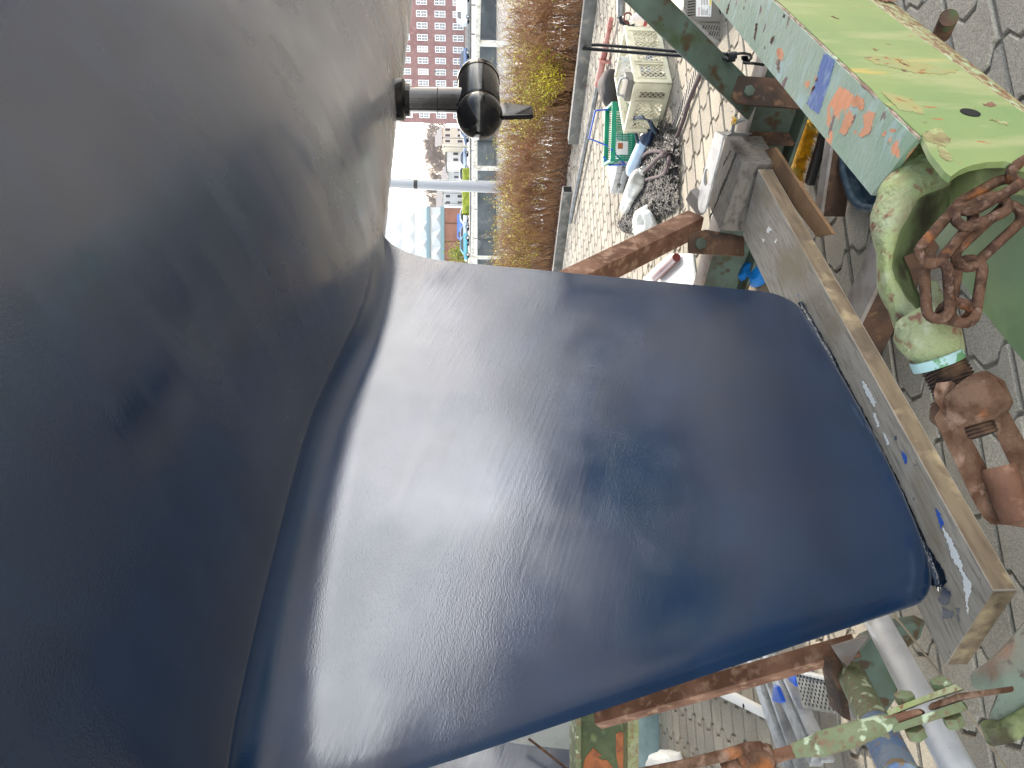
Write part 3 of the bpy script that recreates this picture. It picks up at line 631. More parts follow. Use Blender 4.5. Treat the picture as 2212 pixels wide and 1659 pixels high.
for i, a in enumerate((((105, 200), (190, 238), (150, 232)), ((550, 560), (625, 575), (590, 580)), ((1750, 1170), (1850, 1140), (1900, 1180), (1840, 1200), (1770, 1185)), ((480, 655), (560, 650), (520, 670)), ((570, 675), (640, 690), (600, 695)), ((820, 690), (980, 755), (900, 750)), ((860, 790), (930, 800), (890, 810)))): patch('rust_streak', zA(*a), SP, RB, MT['rust'], .3, seed=70 + i)
for i, a in enumerate((((822, 272), (835, 290), (700, 640), (590, 880), (545, 1000), (535, 985), (600, 840), (690, 600)), ((700, 560), (715, 570), (640, 760), (632, 750)), ((760, 250), (772, 262), (690, 420), (684, 410)))):
    patch('crack', [zc(*Z6, *p) for p in a], onblock, V((0, 0, 1)), MT['void'], .15, .0003, 150 + i, bko)
# bolt hole in the side of the rail
bh = MB(); hc = SP(*zc(*ZA, 1610, 1262)) + RB * .0052
bh.tube([hc - RB * .002, hc], .0125, 20); bh.build('bolt_hole', MT['void'], cr)
# mottled lip closing the mouth of the rail, then the forked tie eye running into a threaded rod
def AY(zf, x, y, d): return aty(*zc(*zf, x, y), d)
lipm = MB()
STA = [((1085, 105), (1385, 600), (1400, 640)), ((960, 270), (1250, 680), (1390, 740)), ((800, 480), (1080, 740), (1390, 830)), ((640, 720), (985, 870), (1375, 900)), ((570, 930), (900, 1030), (1260, 1090)), ((580, 1100), (825, 1180), (1180, 1220)),
       ((620, 1300), (755, 1340), (1110, 1325)), ((645, 1480), (738, 1480), (890, 1400)), ((640, 1700), (790, 1660), (930, 1560)), ((680, 1850), (880, 1840), (1010, 1760)), ((770, 2040), (1020, 2000), (1120, 1950)), ((830, 2190), (1100, 2110), (1180, 2080))]
def cr_(k, t):
    i = int(min(k, 10.999)); f_ = k - i; g4 = [STA[max(0, min(11, i + d_))][t] for d_ in (-1, 0, 1, 2)]
    return [.5 * (2 * b_ + (c_ - a_) * f_ + (2 * a_ - 5 * b_ + 4 * c_ - d_) * f_ * f_ + (3 * b_ - a_ - 3 * c_ + d_) * f_ ** 3) for a_, b_, c_, d_ in zip(*g4)]
def strip(t0, t1, y0, y1, bul):
    def fn(i, j):
        k = i * 11; a, b_ = cr_(k, t0), cr_(k, t1); x = a[0] + (b_[0] - a[0]) * j; y = a[1] + (b_[1] - a[1]) * j
        p = AY(ZBb, x, y, y0 + (y1 - y0) * j - bul * math.sin(math.pi * j) - .02 * min(1, i * 3) * (i > .6) * (i - .6))
        return p + V((1, 1, 1)) * noise.noise(p * 38) * .0022
    return fn
lipm.grid(strip(0, 1, .962, .93, .012), 66, 10, 0); lipm.grid(strip(1, 2, .93, .972, 0), 66, 5, 1)
lo = lipm.build('tie_eye', [MT['lip'], MT['inner']], cr, smooth=.9, merge=True); md = lo.modifiers.new('wall', 'SOLIDIFY'); md.thickness = .007; md.offset = 0
ew = MB(); ewp = [AY(ZBb, 1230, 760, .985), AY(ZBb, 1420, 660, .99), AY(ZBb, 1560, 560, .985), AY(ZBb, 1800, 500, .98), AY(ZBb, 2120, 540, .96), AY(ZBb, 2400, 560, .94)]
ew.tube(ewp, [.026, .024, .022, .022, .024, .024], 14); ew.build('eye_rim', MT['inner'], cr, smooth=1.3)
fk = MB()
fk.tube([AY(ZC, 1180, 330, .945), AY(ZC, 1230, 560, .935), AY(ZC, 1270, 780, .925)], [.010, .014, .026], 12)
fk.tube([AY(ZC, 1010, 640, .925), AY(ZC, 1100, 770, .92), AY(ZC, 1170, 880, .917), AY(ZC, 1230, 1000, .912), AY(ZC, 1290, 1130, .907), AY(ZC, 1320, 1190, .905)], [.024, .037, .038, .034, .030, .027], 20)
fk.build('tie_fork', MT['lip'], cr, smooth=1.3)
fk = MB(); fk.tube([AY(ZC, 1250, 1110, .9055), AY(ZC, 1290, 1205, .905)], [.0308, .0304], 20); fk.build('paint_flake', M('turquoise_flake', rgb(160, 190, 188), .5, layers=[(rgb(96, 140, 96), 14, .5, .51, 6)], bump=[(50, .5, .004)]), cr, smooth=1)
# rigging screw: threaded rod, cast body with two legs, lower rod
sb = MB(); sb.thread(AY(ZC, 1300, 1150, .905), AY(ZC, 1560, 1640, .885), .0265, .0042, 24); sb.thread(AY(ZD, 1640, 380, .88), AY(ZD, 1740, 600, .872), .0205, .004, 20)
sb.build('threaded_rod', MT['drust'], cr, smooth=.4)
sb = MB()
sb.tube([AY(ZC, 1530, 1520, .89), AY(ZC, 1560, 1585, .888), AY(ZD, 1590, 180, .884), AY(ZD, 1630, 330, .88), AY(ZD, 1665, 420, .876), AY(ZD, 1690, 480, .874)], [.036, .042, .043, .045, .038, .022], 24)
def slab(zf, pts, y, d):
    P_ = P(zf, pts, y); c = sum(P_, V()) / len(P_); sb.prism(P_, (c - CAM).normalized() * d)
slab(ZD, [(1225, 110), (1260, 20), (1420, 0), (1600, 120), (1640, 300), (1560, 400), (1575, 560), (1650, 650), (1800, 930), (1960, 1310), (2120, 1370), (2300, 1250), (2400, 1600), (2212, 1600), (2030, 1570), (1850, 1560), (1760, 1480), (1640, 1270), (1440, 850), (1265, 480), (1232, 400), (1300, 300), (1240, 220)], .868, .034)
slab(ZD, [(1640, -40), (1800, -35), (1920, 60), (2030, 300), (2212, 640), (2400, 1050), (2260, 1300), (2170, 1170), (2030, 850), (1920, 620), (1860, 440), (1640, 300)], .876, .034)
sb.build('screw_body', MT['pinkrust'], cr, bevel=.0085, seg=3)
sb = MB(); sb.tube([AY(ZD, 1935, 935, .862), AY(ZD, 2060, 1280, .852), AY(ZD, 2160, 1500, .846)], [.0192, .0192, .0192], 20); sb.build('rod_end', MT['rust'], cr, smooth=.6)
# wide green base plate below the rail
gp = MB(); z2 = .60
gpp = [atz(u, v, z2) for u, v in ((1985, 470), (2110, 660), (2330, 930), (2500, 760), (2330, 330), (2080, 330))]
gp.prism(gpp, (0, 0, -.02)); gp.build('base_plate', MT['green'], cr, bevel=.004)
bt = MB(); bt.thread(AY(ZA, 1310, 380, 1.42), AY(ZA, 1395, 190, 1.36), .0165, .005, 18); bt.build('stud_bolt', MT['drust'], cr, smooth=.4)
# cross beam (channel) under the block, and its braces
cb0, cb1 = aty(1622, 245, 2.56), None
zcb = cb0.z; cb1 = atz(1525, 580, zcb); XD = (cb0 - cb1).normalized(); XN = V((XD.y, -XD.x, 0)); XN = XN if XN.y < 0 else -XN
cb0 = cb0 + XD * .25; cb1 = cb1 - XD * .6
ch = MB()
mid = (cb0 + cb1) / 2; hl = (cb1 - cb0) / 2
ch.box(mid - XN * .045 - V((0, 0, .006)), hl, XN * .045, V((0, 0, .006)))
ch.build('cross_beam_flange', MT['greyrust'], cr, bevel=.002)
ch = MB(); ch.box(mid - XN * .084 - V((0, 0, .102)), hl, XN * .006, V((0, 0, .089))); ch.box(mid - XN * .045 - V((0, 0, .198)), hl, XN * .045, V((0, 0, .007)))
ch.build('cross_beam', MT['dgreen'], cr, bevel=.002)
for t in (.24, .42):
    ch = MB(); ch.box(cb0.lerp(cb1, t) - XN * .04 - V((0, 0, .10)), XD * .006, XN * .037, V((0, 0, .089))); ch.build('stiffener', MT['drust'], cr)
br = MB(); p0, p1 = aty(1630, 232, 2.5), aty(1345, -50, 2.2); dd = (p1 - p0).normalized(); nn = dd.cross(V((0, 1, 0))).normalized()
br.box((p0 + p1) / 2, (p1 - p0) / 2, nn * .048, V((0, .005, 0))); sgn = 1 if nn.z < 0 else -1
br.box((p0 + p1) / 2 + nn * sgn * .049 + V((0, .028, 0)), (p1 - p0) / 2, nn * .0045, V((0, .034, 0)))
br.build('brace', MT['dgreen'], cr, bevel=.002)
br = MB(); p0, p1 = aty(1500, 482, 2.86), aty(1215, 622, 2.5); br.bar(p0, p1, .082, .075); o = br.build('brace', MT['rust'], cr, bevel=.006); o['label'] = 'thick brown rusty square brace'
br = MB(); e0 = aty(*zc(*Z4, 1690, 850), 2.84); br.bar(e0 + V((-.02, 0, -.06)), e0 + V((.05, .02, -.015)), .07, .03); br.build('brace_shoe', MT['greyrust'], cr, bevel=.003)
pl = MB(); pl.prism(P(Z5, [(570, 820), (1000, 850), (1500, 1100), (1500, 1230), (1270, 1180), (700, 1140), (560, 1110), (500, 1060), (520, 980)], 2.44), (0, .014, 0)); o = pl.build('bolted_plate', MT['drust'], cr, bevel=.002)
bo = MB(); c = AY(Z5, 680, 1000, 2.44); bo.hexnut(c, (0, -1, 0), .019, .014); bo.build('bolt', MT['dgreen'], o, bevel=.002)
pl = MB(); pl.prism(P(Z4, [(1690, 1220), (1740, 1145), (1880, 1115), (2300, 1190), (2300, 1410), (1900, 1385), (1690, 1370)], 2.74), (0, .014, 0)); o = pl.build('bolted_plate', MT['drust'], cr, bevel=.003)
bo = MB(); c = AY(Z4, 1815, 1275, 2.74); bo.hexnut(c, (0, -1, 0), .022, .014); bo.build('bolt', MT['dgreen'], o, bevel=.002)
pl = MB(); zz = ZB - .056; pl.prism([atz(u, v, zz) for u, v in ((1672, 318), (1798, 505), (1764, 512), (1625, 330))], (0, 0, -.012)); pl.build('flat_bar', M('orange_brown_rust', rgb(124, 94, 64), .8, layers=[(rgb(96, 70, 48), 8, .42, .62, 6), (rgb(60, 44, 34), 60, .68, .72)], bump=[(90, .4, .003)]), cr, bevel=.002)
gb = MB(); a, b_ = atz(1792, 306, .10), atz(1768, 467, .10); gb.bar(a + (a - b_) * .6, b_, .05, .012, mi=0); gb.build('ground_rail_flange', MT['greyrust'], cr, bevel=.002)
gb = MB(); gb.bar(a + (a - b_) * .6 - V((0, 0, .05)), b_ - V((0, 0, .05)), .012, .088); gb.build('ground_rail', MT['drust'], cr, bevel=.002)
gb = MB(); c = atz(1850, 652, .14); gb.bar(c - RK * .4 - V((0, 0, .007)), c + RK * .42 - V((0, 0, .007)), .115, .014); gb.build('ground_beam_flange', MT['greyrust'], cr, bevel=.002)
gb = MB(); gb.bar(c - RK * .4 - V((0, 0, .075)), c + RK * .42 - V((0, 0, .075)), .09, .12); gb.build('ground_beam', MT['drust'], cr, bevel=.003)
# near-left corner of the cradle, seen past the leading edge of the keel
br = MB(); br.bar(aty(1290, 1552, 2.3), aty(1850, 1394, 2.0), .05, .05); o = br.build('brace', MT['rust'], cr, bevel=.004); o['label'] = 'long thin brown rusty brace'
gs = MB(); gs.prism(P(ZF, [(130, 340), (520, 225), (290, 560), (215, 480)], 1.95), (0, .012, 0)); gs.build('gusset', MT['greyrust'], cr, bevel=.001)
gs = MB(); gs.prism(P(ZF, [(270, 610), (530, 270), (900, 100), (1150, 60), (1080, 250), (960, 340), (820, 900), (700, 1080), (420, 640)], 2.06), (0, .06, 0)); gs.build('corner_box', MT['dgreen'], cr, bevel=.004)
gs = MB(); gs.prism(P(ZF, [(90, 500), (190, 470), (250, 560), (330, 1150), (250, 1120), (170, 720)], 1.97), (0, .08, 0)); gs.build('corner_post', MT['drust'], cr, bevel=.002)
fp = MB(); a, b_ = AY(ZF, 330, 640, 1.98), AY(ZF, 900, 1800, 1.5); mid_ = a.lerp(b_, .56)
fp.cyl(a, mid_, .036, 24); fp.build('tie_pipe', MT['flaky'], cr, smooth=.6)
fp = MB(); fp.cyl(mid_, b_, .0385, 24); o = fp.build('tie_pipe', MT['blueflake'], cr, smooth=.6); o['label'] = 'pipe with flaking blue paint'
# lower tie rod with rigging screw, lugs, link plates and bolts
yl = 1.13
AWAY = (aty(*zc(*ZF, 1150, 1000), 1.2) - CAM).normalized() + V((0, 0, -.10))
lk = MB(); lk.prism(P(ZF, [(715, 1030), (1455, 745), (1545, 800), (1120, 940), (735, 1092)], yl), AWAY * .055); lk.build('link_plate', MT['lip'], cr, bevel=.002)
lk = MB(); lk.prism(P(ZF, [(778, 1195), (1530, 930), (1570, 985), (1590, 1010), (1560, 1040), (790, 1275)], yl), AWAY * .055); lk.build('link_plate', MT['flaky'], cr, bevel=.002)
lk = MB(); lk.prism(P(ZF, [(600, 1140), (760, 1080), (1050, 1012), (1105, 1045), (1100, 1075), (700, 1235)], yl + .004), AWAY * .046); lk.build('tie_lug', MT['rust'], cr, bevel=.003)
lk = MB(); lk.prism(P(ZF, [(1165, 985), (1200, 950), (1500, 845), (2100, 765), (2100, 825), (1560, 910), (1180, 1040)], yl + .004), AWAY * .05); lk.build('tie_lug', MT['pinkrust'], cr, bevel=.003)
for (x, y), (dx, dy) in (((925, 945), (-20, -90)), ((1320, 790), (-24, -86)), ((1010, 1215), (40, 110)), ((1420, 1080), (44, 112))):
    c = AY(ZF, x, y, yl + .026); e = AY(ZF, x + dx, y + dy, yl + .026)
    bo = MB(); bo.hexnut(c, e - c, .0158, (e - c).length); bo.build('bolt', MT['flaky'], cr, bevel=.002)
tr_ = MB(); tr_.tube([AY(ZG, 1640, 1475, 1.17), AY(ZG, 1760, 1440, 1.165), AY(ZG, 1900, 1420, 1.16), AY(ZF, 0, 1395, 1.15), AY(ZF, 330, 1300, 1.145), AY(ZF, 640, 1190, 1.14), AY(ZF, 800, 1130, 1.14)], [.0105, .0125, .0165, .0175, .0175, .014, .010], 18)
for p in tr_.v:
    nn = noise.noise(p * 60) * .0016; p += V((nn, nn, nn))
tr_.build('tie_rod', MT['flaky'], cr, smooth=1.2)
tr_ = MB(); tr_.thread(AY(ZG, 1330, 1560, 1.18), AY(ZG, 1660, 1470, 1.17), .0105, .0024, 18); tr_.thread(AY(ZG, 860, 1680, 1.19), AY(ZG, 1110, 1610, 1.185), .0105, .0024, 18); tr_.build('tie_thread', MT['rust'], cr, smooth=.4)
tr_ = MB(); tr_.tube([AY(ZG, 1085, 1625, 1.185), AY(ZG, 1130, 1595, 1.184), AY(ZG, 1380, 1540, 1.18), AY(ZG, 1425, 1535, 1.178)], [.017, .0205, .021, .017], 20)
tr_.tube([AY(ZG, -200, 1755, 1.2), AY(ZG, 400, 1640, 1.19), AY(ZG, 900, 1515, 1.185), AY(ZG, 1150, 1440, 1.183), AY(ZG, 1270, 1430, 1.18), AY(ZG, 1330, 1500, 1.18)], [.009, .009, .009, .0095, .009, .008], 12)
tr_.build('tie_screw', MT['pinkrust'], cr, smooth=1.2)
sl_ = MB(); sl_.prism(P(ZF, [(1615, 650), (1800, 525), (2010, 330), (2350, -100), (2700, -300), (2700, 1000), (2212, 1110), (1880, 1325), (1815, 1150), (1930, 860), (1660, 795)], 1.2), (-.03, .09, -.066)); sl_.build('end_plate', MT['endsteel'], cr, bevel=.004)
sl_ = MB(); sl_.tube(P(ZF, [(1840, 1180), (1880, 1300), (2020, 1260), (2212, 1150), (2500, 1000)], 1.19), [.014, .018, .018, .018, .018], 12); sl_.build('end_lip', MT['inner'], cr, smooth=1.2)

# ------------------------------------------------------------------ loose things around the cradle
def link(mb, a, b, wd, r, nrm):
    """one welded oval chain link from a to b, its plane holding nrm-cross"""
    a, b = V(a), V(b); ax = (b - a).normalized(); sdv = V(nrm).cross(ax).normalized(); Ln = (b - a).length; R_ = wd / 2 - r; H = Ln / 2 - wd / 2
    pts = []; c = (a + b) / 2
    for i in range(9): t = -math.pi / 2 + math.pi * i / 8; pts.append(c + ax * (H + R_ * math.cos(t)) + sdv * R_ * math.sin(t))
    for i in range(9): t = math.pi / 2 + math.pi * i / 8; pts.append(c + ax * (-H + R_ * math.cos(t)) + sdv * R_ * math.sin(t))
    mb.tube(pts, r, 10, True)
chn = thing('steel_chain', 'brown rusty chain hanging in two strands out of the green rail', 'chain', AY(ZC, 1400, 500, .84))
vd = (LOOK).normalized(); side = V((.5, .6, .2)).normalized()
LKS = [((2640, 240), (2050, 610), .25), ((2150, 550), (1470, 930), .95), ((1640, 860), (1090, 1500), .15), ((1240, 1400), (1290, 2150), .9),
       ((2190, 850), (1460, 1530), .1), ((1650, 1390), (1520, 2190), .35), ((2060, 780), (1430, 1060), .5), ((1280, 1950), (1660, 2080), .8)]
for i, ((x0, y0), (x1, y1), tw) in enumerate(LKS):
    a, b_ = AY(ZBb, x0, y0, .845 + .006 * (i % 3)), AY(ZBb, x1, y1, .842 + .006 * ((i + 1) % 3))
    n_ = Matrix.Rotation(tw, 3, (b_ - a).normalized()) @ vd
    lm = MB(); link(lm, a, b_, .038, .0062, n_); lm.build('link', MT['chain'], chn, smooth=1.3)
pl = MB(); pts = [aty(1840, 1250, 2.2), aty(1895, 1340, 2.0), aty(2100, 1720, 1.45)]; pl.tube(pts, .034, 28); o = pl.build('aluminium_pole', MT['tubealu'], smooth=.6); tag(o, 'pale grey round pole lying under the front edge of the keel', 'pole')
rp = MB(); rp.tube([AY(ZF, 800, 0, 1.9), AY(ZF, 885, 100, 1.85), AY(ZF, 1350, 700, 1.6), AY(ZF, 1640, 1110, 1.42), AY(ZF, 2050, 1710, 1.2)], .0026, 7); o = rp.build('thin_cord', M('beige_cord', rgb(150, 140, 120), .8, bump=[(300, 1, .002)])); tag(o, 'thin beige cord stretched beside the pale grey pole', 'cord')
# perforated bracket lying behind the block
bk = thing('metal_bracket', 'grey metal bracket with a big round hole behind the timber block', 'bracket', aty(1530, 370, 2.62))
zb_ = aty(1535, 366, 2.66).z; hcn = atz(*zc(*Z6, 500, 548), zb_)
outl = [atz(*zc(*Z6, *p), zb_) for p in ((595, 45), (690, 100), (480, 930), (445, 945), (415, 900), (405, 800), (430, 640))]
bm_ = MB(); n_ = 40; hr = .03
cen = hcn; ring = [cen + V((math.cos(2 * math.pi * i / n_), math.sin(2 * math.pi * i / n_), 0)) * hr for i in range(n_)]
def hit(c, ang):
    d = V((math.cos(ang), math.sin(ang), 0)); best = None
    for i in range(len(outl)):
        p, q_ = outl[i], outl[(i + 1) % len(outl)]; e = q_ - p; den = d.x * e.y - d.y * e.x
        if abs(den) < 1e-9: continue
        w_ = p - c; t = (w_.x * e.y - w_.y * e.x) / den; u_ = (w_.x * d.y - w_.y * d.x) / den
        if t > 0 and -1e-6 <= u_ <= 1 + 1e-6 and (best is None or t < best): best = t
    return c + d * (best or .04)
outer = [hit(cen, 2 * math.pi * i / n_) for i in range(n_)]
o_ = len(bm_.v); bm_.v += ring + outer + [p - V((0, 0, .006)) for p in ring] + [p - V((0, 0, .006)) for p in outer]
for i in range(n_):
    j = (i + 1) % n_
    for q_ in ((i, n_ + i, n_ + j, j), (2 * n_ + i, 2 * n_ + j, 3 * n_ + j, 3 * n_ + i), (i, j, 2 * n_ + j, 2 * n_ + i), (n_ + i, 3 * n_ + i, 3 * n_ + j, n_ + j)): bm_.f.append([o_ + k for k in q_]); bm_.m.append(0)
bm_.build('plate', MT['alu'], bk, smooth=.6)
bm_ = MB(); bm_.prism([outl[0] - V((0, 0, .007)), atz(*zc(*Z6, 760, 62), zb_) - V((0, 0, .007)), outl[1] - V((0, 0, .007))], (0, 0, -.07)); bm_.build('flange', MT['galv'], bk)
pn = MB(); a = aty(*zc(*Z5, 505, 1470), 2.5); pn.tube([a, aty(*zc(*Z5, 520, 1360), 2.49), aty(*zc(*Z5, 560, 1320), 2.48), aty(*zc(*Z5, 650, 1300), 2.47)], [.006, .006, .006, .0055], 10)
o = pn.build('bent_pin', MT['galv'], smooth=1); tag(o, 'bent grey steel pin stuck up beside the timber block', 'pin')
tf = MB(); q = random.Random(2)
for i in range(14):
    b0_ = aty(*zc(*Z5, 560, 1310), 2.475); tf.tube([b0_, b0_ + V((q.uniform(-.01, .01), q.uniform(-.01, .01), q.uniform(.005, .014))), b0_ + V((q.uniform(-.016, .016), q.uniform(-.016, .016), q.uniform(.004, .02)))], .0011, 4)
o = tf.build('string_tuft', MT['yellow'], smooth=1); tag(o, 'frayed tuft of orange string on the bent pin', 'string')
# yellow yard brush on the ground
bz = thing('yard_brush', 'black broom head with thick yellow bristles lying under the green rail', 'brush', atz(1722, 330, 0))
a, b_ = atz(*zc(*Z5, 1330, 1200), .05), atz(*zc(*Z6, 1400, 540), .05)
a2 = b_ + (a - b_) * 1.0; ax_ = (a2 - b_); bn = V((ax_.y, -ax_.x, 0)).normalized(); bn = bn if bn.y < 0 else -bn
mb_ = MB(); mb_.bar(b_ - bn * -.0 - ax_ * .0, a2, .03, .055); mb_.build('brush_block', MT['matblack'], bz, bevel=.008, seg=3)
mb_ = MB(); q = random.Random(4); un = ax_.normalized()
for i in range(13):
    for j in range(3):
        s0 = b_ + ax_ * ((i + .5) / 13) + bn * .014 + V((0, 0, -.012 + .02 * j)); fan = un * q.uniform(-.004, .004)
        for k_ in range(34):
            sp = un * q.gauss(0, .006) + V((0, 0, q.gauss(0, .005))); tip = s0 + bn * q.uniform(.066, .088) + sp * 1.5 + fan
            mb_.tube([s0 + sp * .45, s0.lerp(tip, .6) + sp * .2, tip], [.0012, .0012, .0009], 3, cap=False)
o = mb_.build('bristles', MT['yellow'], bz, smooth=1.5)
mb_ = MB(); c0, c1 = a2 + bn * .125, b_ + bn * .125; mb_.bar(c0 - V((0, 0, .03)), c1 - V((0, 0, .03)) + ax_ * .1, .035, .03); mb_.build('handle_bar', MT['matblack'], bz, bevel=.006)
# dusty paint tray, only its rounded corner shows under the rail
pt_ = MB(); zt_ = .06
tp = [atz(*zc(*ZBb, *p), zt_) for p in ((235, 330), (250, 520), (330, 760), (430, 870), (560, 890), (760, 860), (980, 700), (900, 400), (500, 200), (300, 250))]
pt_.tube(tp, .013, 10, True); pt_.prism([p - V((0, 0, .04)) for p in tp], (0, 0, -.006))
n_ = len(tp); o_ = len(pt_.v); pt_.v += tp + [p - V((0, 0, .045)) for p in tp]
for i in range(n_): j = (i + 1) % n_; pt_.f.append([o_ + i, o_ + j, o_ + n_ + j, o_ + n_ + i]); pt_.m.append(0)
o = pt_.build('paint_tray', MT['darkblue'], smooth=.9); tag(o, 'dusty dark blue paint tray on the pavers under the green rail', 'tray')
# square steel tubes across the view, with a bungee strap
def trestle(p0, p1, lab, legat):
    t = thing('tube_trestle', lab, 'trestle', V((legat.x, legat.y, 0)), None)
    tm = MB(); d_ = (p1 - p0).normalized(); tm.bar(p0, p1, .042, .042); tm.build('crossbar', MT['galv'], t, bevel=.003)
    for pe in (p0, p1): e = MB(); e.bar(pe - d_ * .0008, pe + d_ * .0008, .034, .034); e.build('open_end', MT['void'], t)
    lg = MB(); lg.bar(legat - V((0, 0, .021)), V((legat.x, legat.y, 0.0)), .042, .042, up=d_); lg.bar(V((legat.x - .25, legat.y - .1, .021)), V((legat.x + .25, legat.y + .1, .021)), .042, .042); lg.build('leg', MT['galv'], t, bevel=.003)
p0, p1 = aty(1284, -70, 2.5), aty(1238, 305, 3.06); trestle(p0, p1, 'grey square tube with a black strap looped over it', p0.lerp(p1, .02))
p0, p1 = aty(1226, 409, 3.3), aty(1196, 640, 3.85); trestle(p1, p0, 'grey square tube with an open end running behind the keel', p1.lerp(p0, .04))
bg_ = thing('bungee_strap', 'black bungee strap stretched between the square tube and the cradle', 'strap', aty(1420, 112, 2.5))
mb_ = MB(); s0 = AY(Z3, 620, 470, 2.75)
mb_.tube([AY(Z3, 2130, 590, 2.40), AY(Z3, 1700, 575, 2.5), AY(Z3, 1000, 510, 2.68), AY(Z3, 700, 488, 2.745), AY(Z3, 590, 490, 2.755), AY(Z3, 530, 500, 2.76), AY(Z3, 525, 525, 2.73), AY(Z3, 590, 532, 2.68), AY(Z3, 800, 548, 2.63), AY(Z3, 1400, 595, 2.52), AY(Z3, 2130, 640, 2.39)], .0058, 10)
mb_.build('cord', MT['matblack'], bg_, smooth=1.3)
mb_ = MB(); ca_, cb_ = AY(Z5, 455, 620, 2.39), AY(Z5, 545, 615, 2.385); ax_ = (cb_ - ca_); u_ = ax_.orthogonal().normalized(); v_ = ax_.normalized().cross(u_)
mb_.tube([ca_ + ax_ * (i / 60) + (u_ * math.cos(i * .63) + v_ * math.sin(i * .63)) * .013 for i in range(61)], .0032, 7); mb_.build('coil', MT['black'], bg_, smooth=1.3)
mb_ = MB(); mb_.tube([AY(Z5, 545, 585, 2.385), AY(Z5, 640, 580, 2.38), AY(Z5, 700, 595, 2.38), AY(Z5, 715, 630, 2.38), AY(Z5, 690, 660, 2.38), AY(Z5, 620, 672, 2.38), AY(Z5, 640, 685, 2.37), AY(Z5, 740, 690, 2.37), AY(Z5, 855, 705, 2.37)], [.0045] * 8 + [.005], 8)
mb_.tube([AY(Z5, 610 + i * 1.1, 632 + (6 if i % 2 else -6) * 3, 2.375) for i in range(60)], .003, 6); mb_.build('hook', MT['black'], bg_, smooth=1.3)

# ------------------------------------------------------------------ things lying on the sunny pavers
Z2 = (1400, 500); Z1 = (1400, 0)
def AZ(zf, x, y, z): return atz(*zc(*zf, x, y), z)
q = random.Random(21)
# cream crate with lattice sides
N0 = atz(1452.7, 180.6, .003); E1 = atz(1425.9, 61.5, .003) - N0; E1.normalize(); E2 = V((-E1.y, E1.x, 0)); E2 = E2 if (atz(1429.8, 285.7, 0) - N0).dot(E2) > 0 else -E2
CL, CW, CH = .6, .4, .245
ct = thing('plastic_crate', 'cream plastic crate with diamond lattice sides on the sunny pavers', 'crate', N0 + E1 * CL / 2 + E2 * CW / 2)
def crate_wall(o, ex, en, Ln, panels):
    mb = MB(); UP = V((0, 0, 1))
    def bx_(s0, s1, z0, z1, th, off=0): mb.box(o + ex * (s0 + s1) / 2 + UP * (z0 + z1) / 2 + en * (th / 2 + off), ex * (s1 - s0) / 2, en * th / 2, UP * (z1 - z0) / 2)
    bx_(0, Ln, CH - .022, CH, .024, -.006); bx_(0, Ln, 0, .03, .012); bx_(.0, Ln, CH - .05, CH - .0221, .008)
    cuts = [0] + [x for p in panels for x in p] + [Ln]
    for i in range(0, len(cuts), 2): bx_(cuts[i] + (.0 if i else .0), cuts[i + 1], .0301, CH - .0501, .010)
    for x in cuts[1:-1]: bx_(x - .004, x + .004, .0302, CH - .0223, .018, -.006)
    for a, b_ in panels:
        z0, z1 = .0302, CH - .0502; H = z1 - z0; Wd = b_ - a; st = .034
        for sg in (1, -1):
            k_ = -H
            while k_ < Wd:
                s0 = max(k_, 0); s1 = min(k_ + H, Wd)
                if s1 - s0 > .004:
                    za, zb2 = s0 - k_, s1 - k_
                    if sg < 0: pa, pb = a + Wd - s0, a + Wd - s1
                    else: pa, pb = a + s0, a + s1
                    mb.bar(o + ex * pa + UP * (z0 + za) + en * (.004 + sg * .0012), o + ex * pb + UP * (z0 + zb2) + en * (.004 + sg * .0012), .0045, .004, up=en)
                k_ += st
    return mb
crate_wall(N0, E1, E2, CL, [(.05, .19), (.215, .335), (.36, .55)]).build('lattice_wall', MT['cream'], ct)
crate_wall(N0, E2, E1, CW, [(.06, .12), (.145, .27), (.295, .36)]).build('lattice_wall', MT['cream'], ct)
crate_wall(N0 + E2 * CW, E1, -E2, CL, [(.05, .19), (.215, .385), (.41, .55)]).build('lattice_wall', MT['cream'], ct)
crate_wall(N0 + E1 * CL, E2, -E1, CW, [(.06, .12), (.145, .27), (.295, .36)]).build('lattice_wall', MT['cream'], ct)
fm = MB(); fm.box(N0 + E1 * CL / 2 + E2 * CW / 2 + V((0, 0, .006)), E1 * .295, E2 * .195, V((0, 0, .006))); fm.build('base', MT['cream'], ct)
def incr(a, b_, z): return N0 + E1 * a + E2 * b_ + V((0, 0, z))
tc_ = thing('tool_case', 'grey plastic tool case standing on edge in the cream crate', 'case', incr(.06, .1, .02))
mb = MB(); mb.box(incr(.09, .10, .15), E1 * .045 + V((0, 0, .01)), E2 * .085, V((0, 0, .135))); mb.build('shell', MT['greym'], tc_, bevel=.014, seg=3)
mb = MB(); mb.tube([incr(.09, .03, .285), incr(.09, .035, .315), incr(.09, .10, .325), incr(.09, .165, .315), incr(.09, .17, .285)], .009, 8); mb.build('handle', MT['alu'], tc_, smooth=1)
mb = MB(); mb.tube([incr(.27, .1, .014), incr(.27, .1, .03), incr(.27, .1, .29), incr(.27, .1, .30)], [.05, .068, .08, .076], 24, cap=False); o = mb.build('clear_tub', MT['clear'], smooth=.9); tag(o, 'clear plastic tub with pale lid in the cream crate', 'tub')
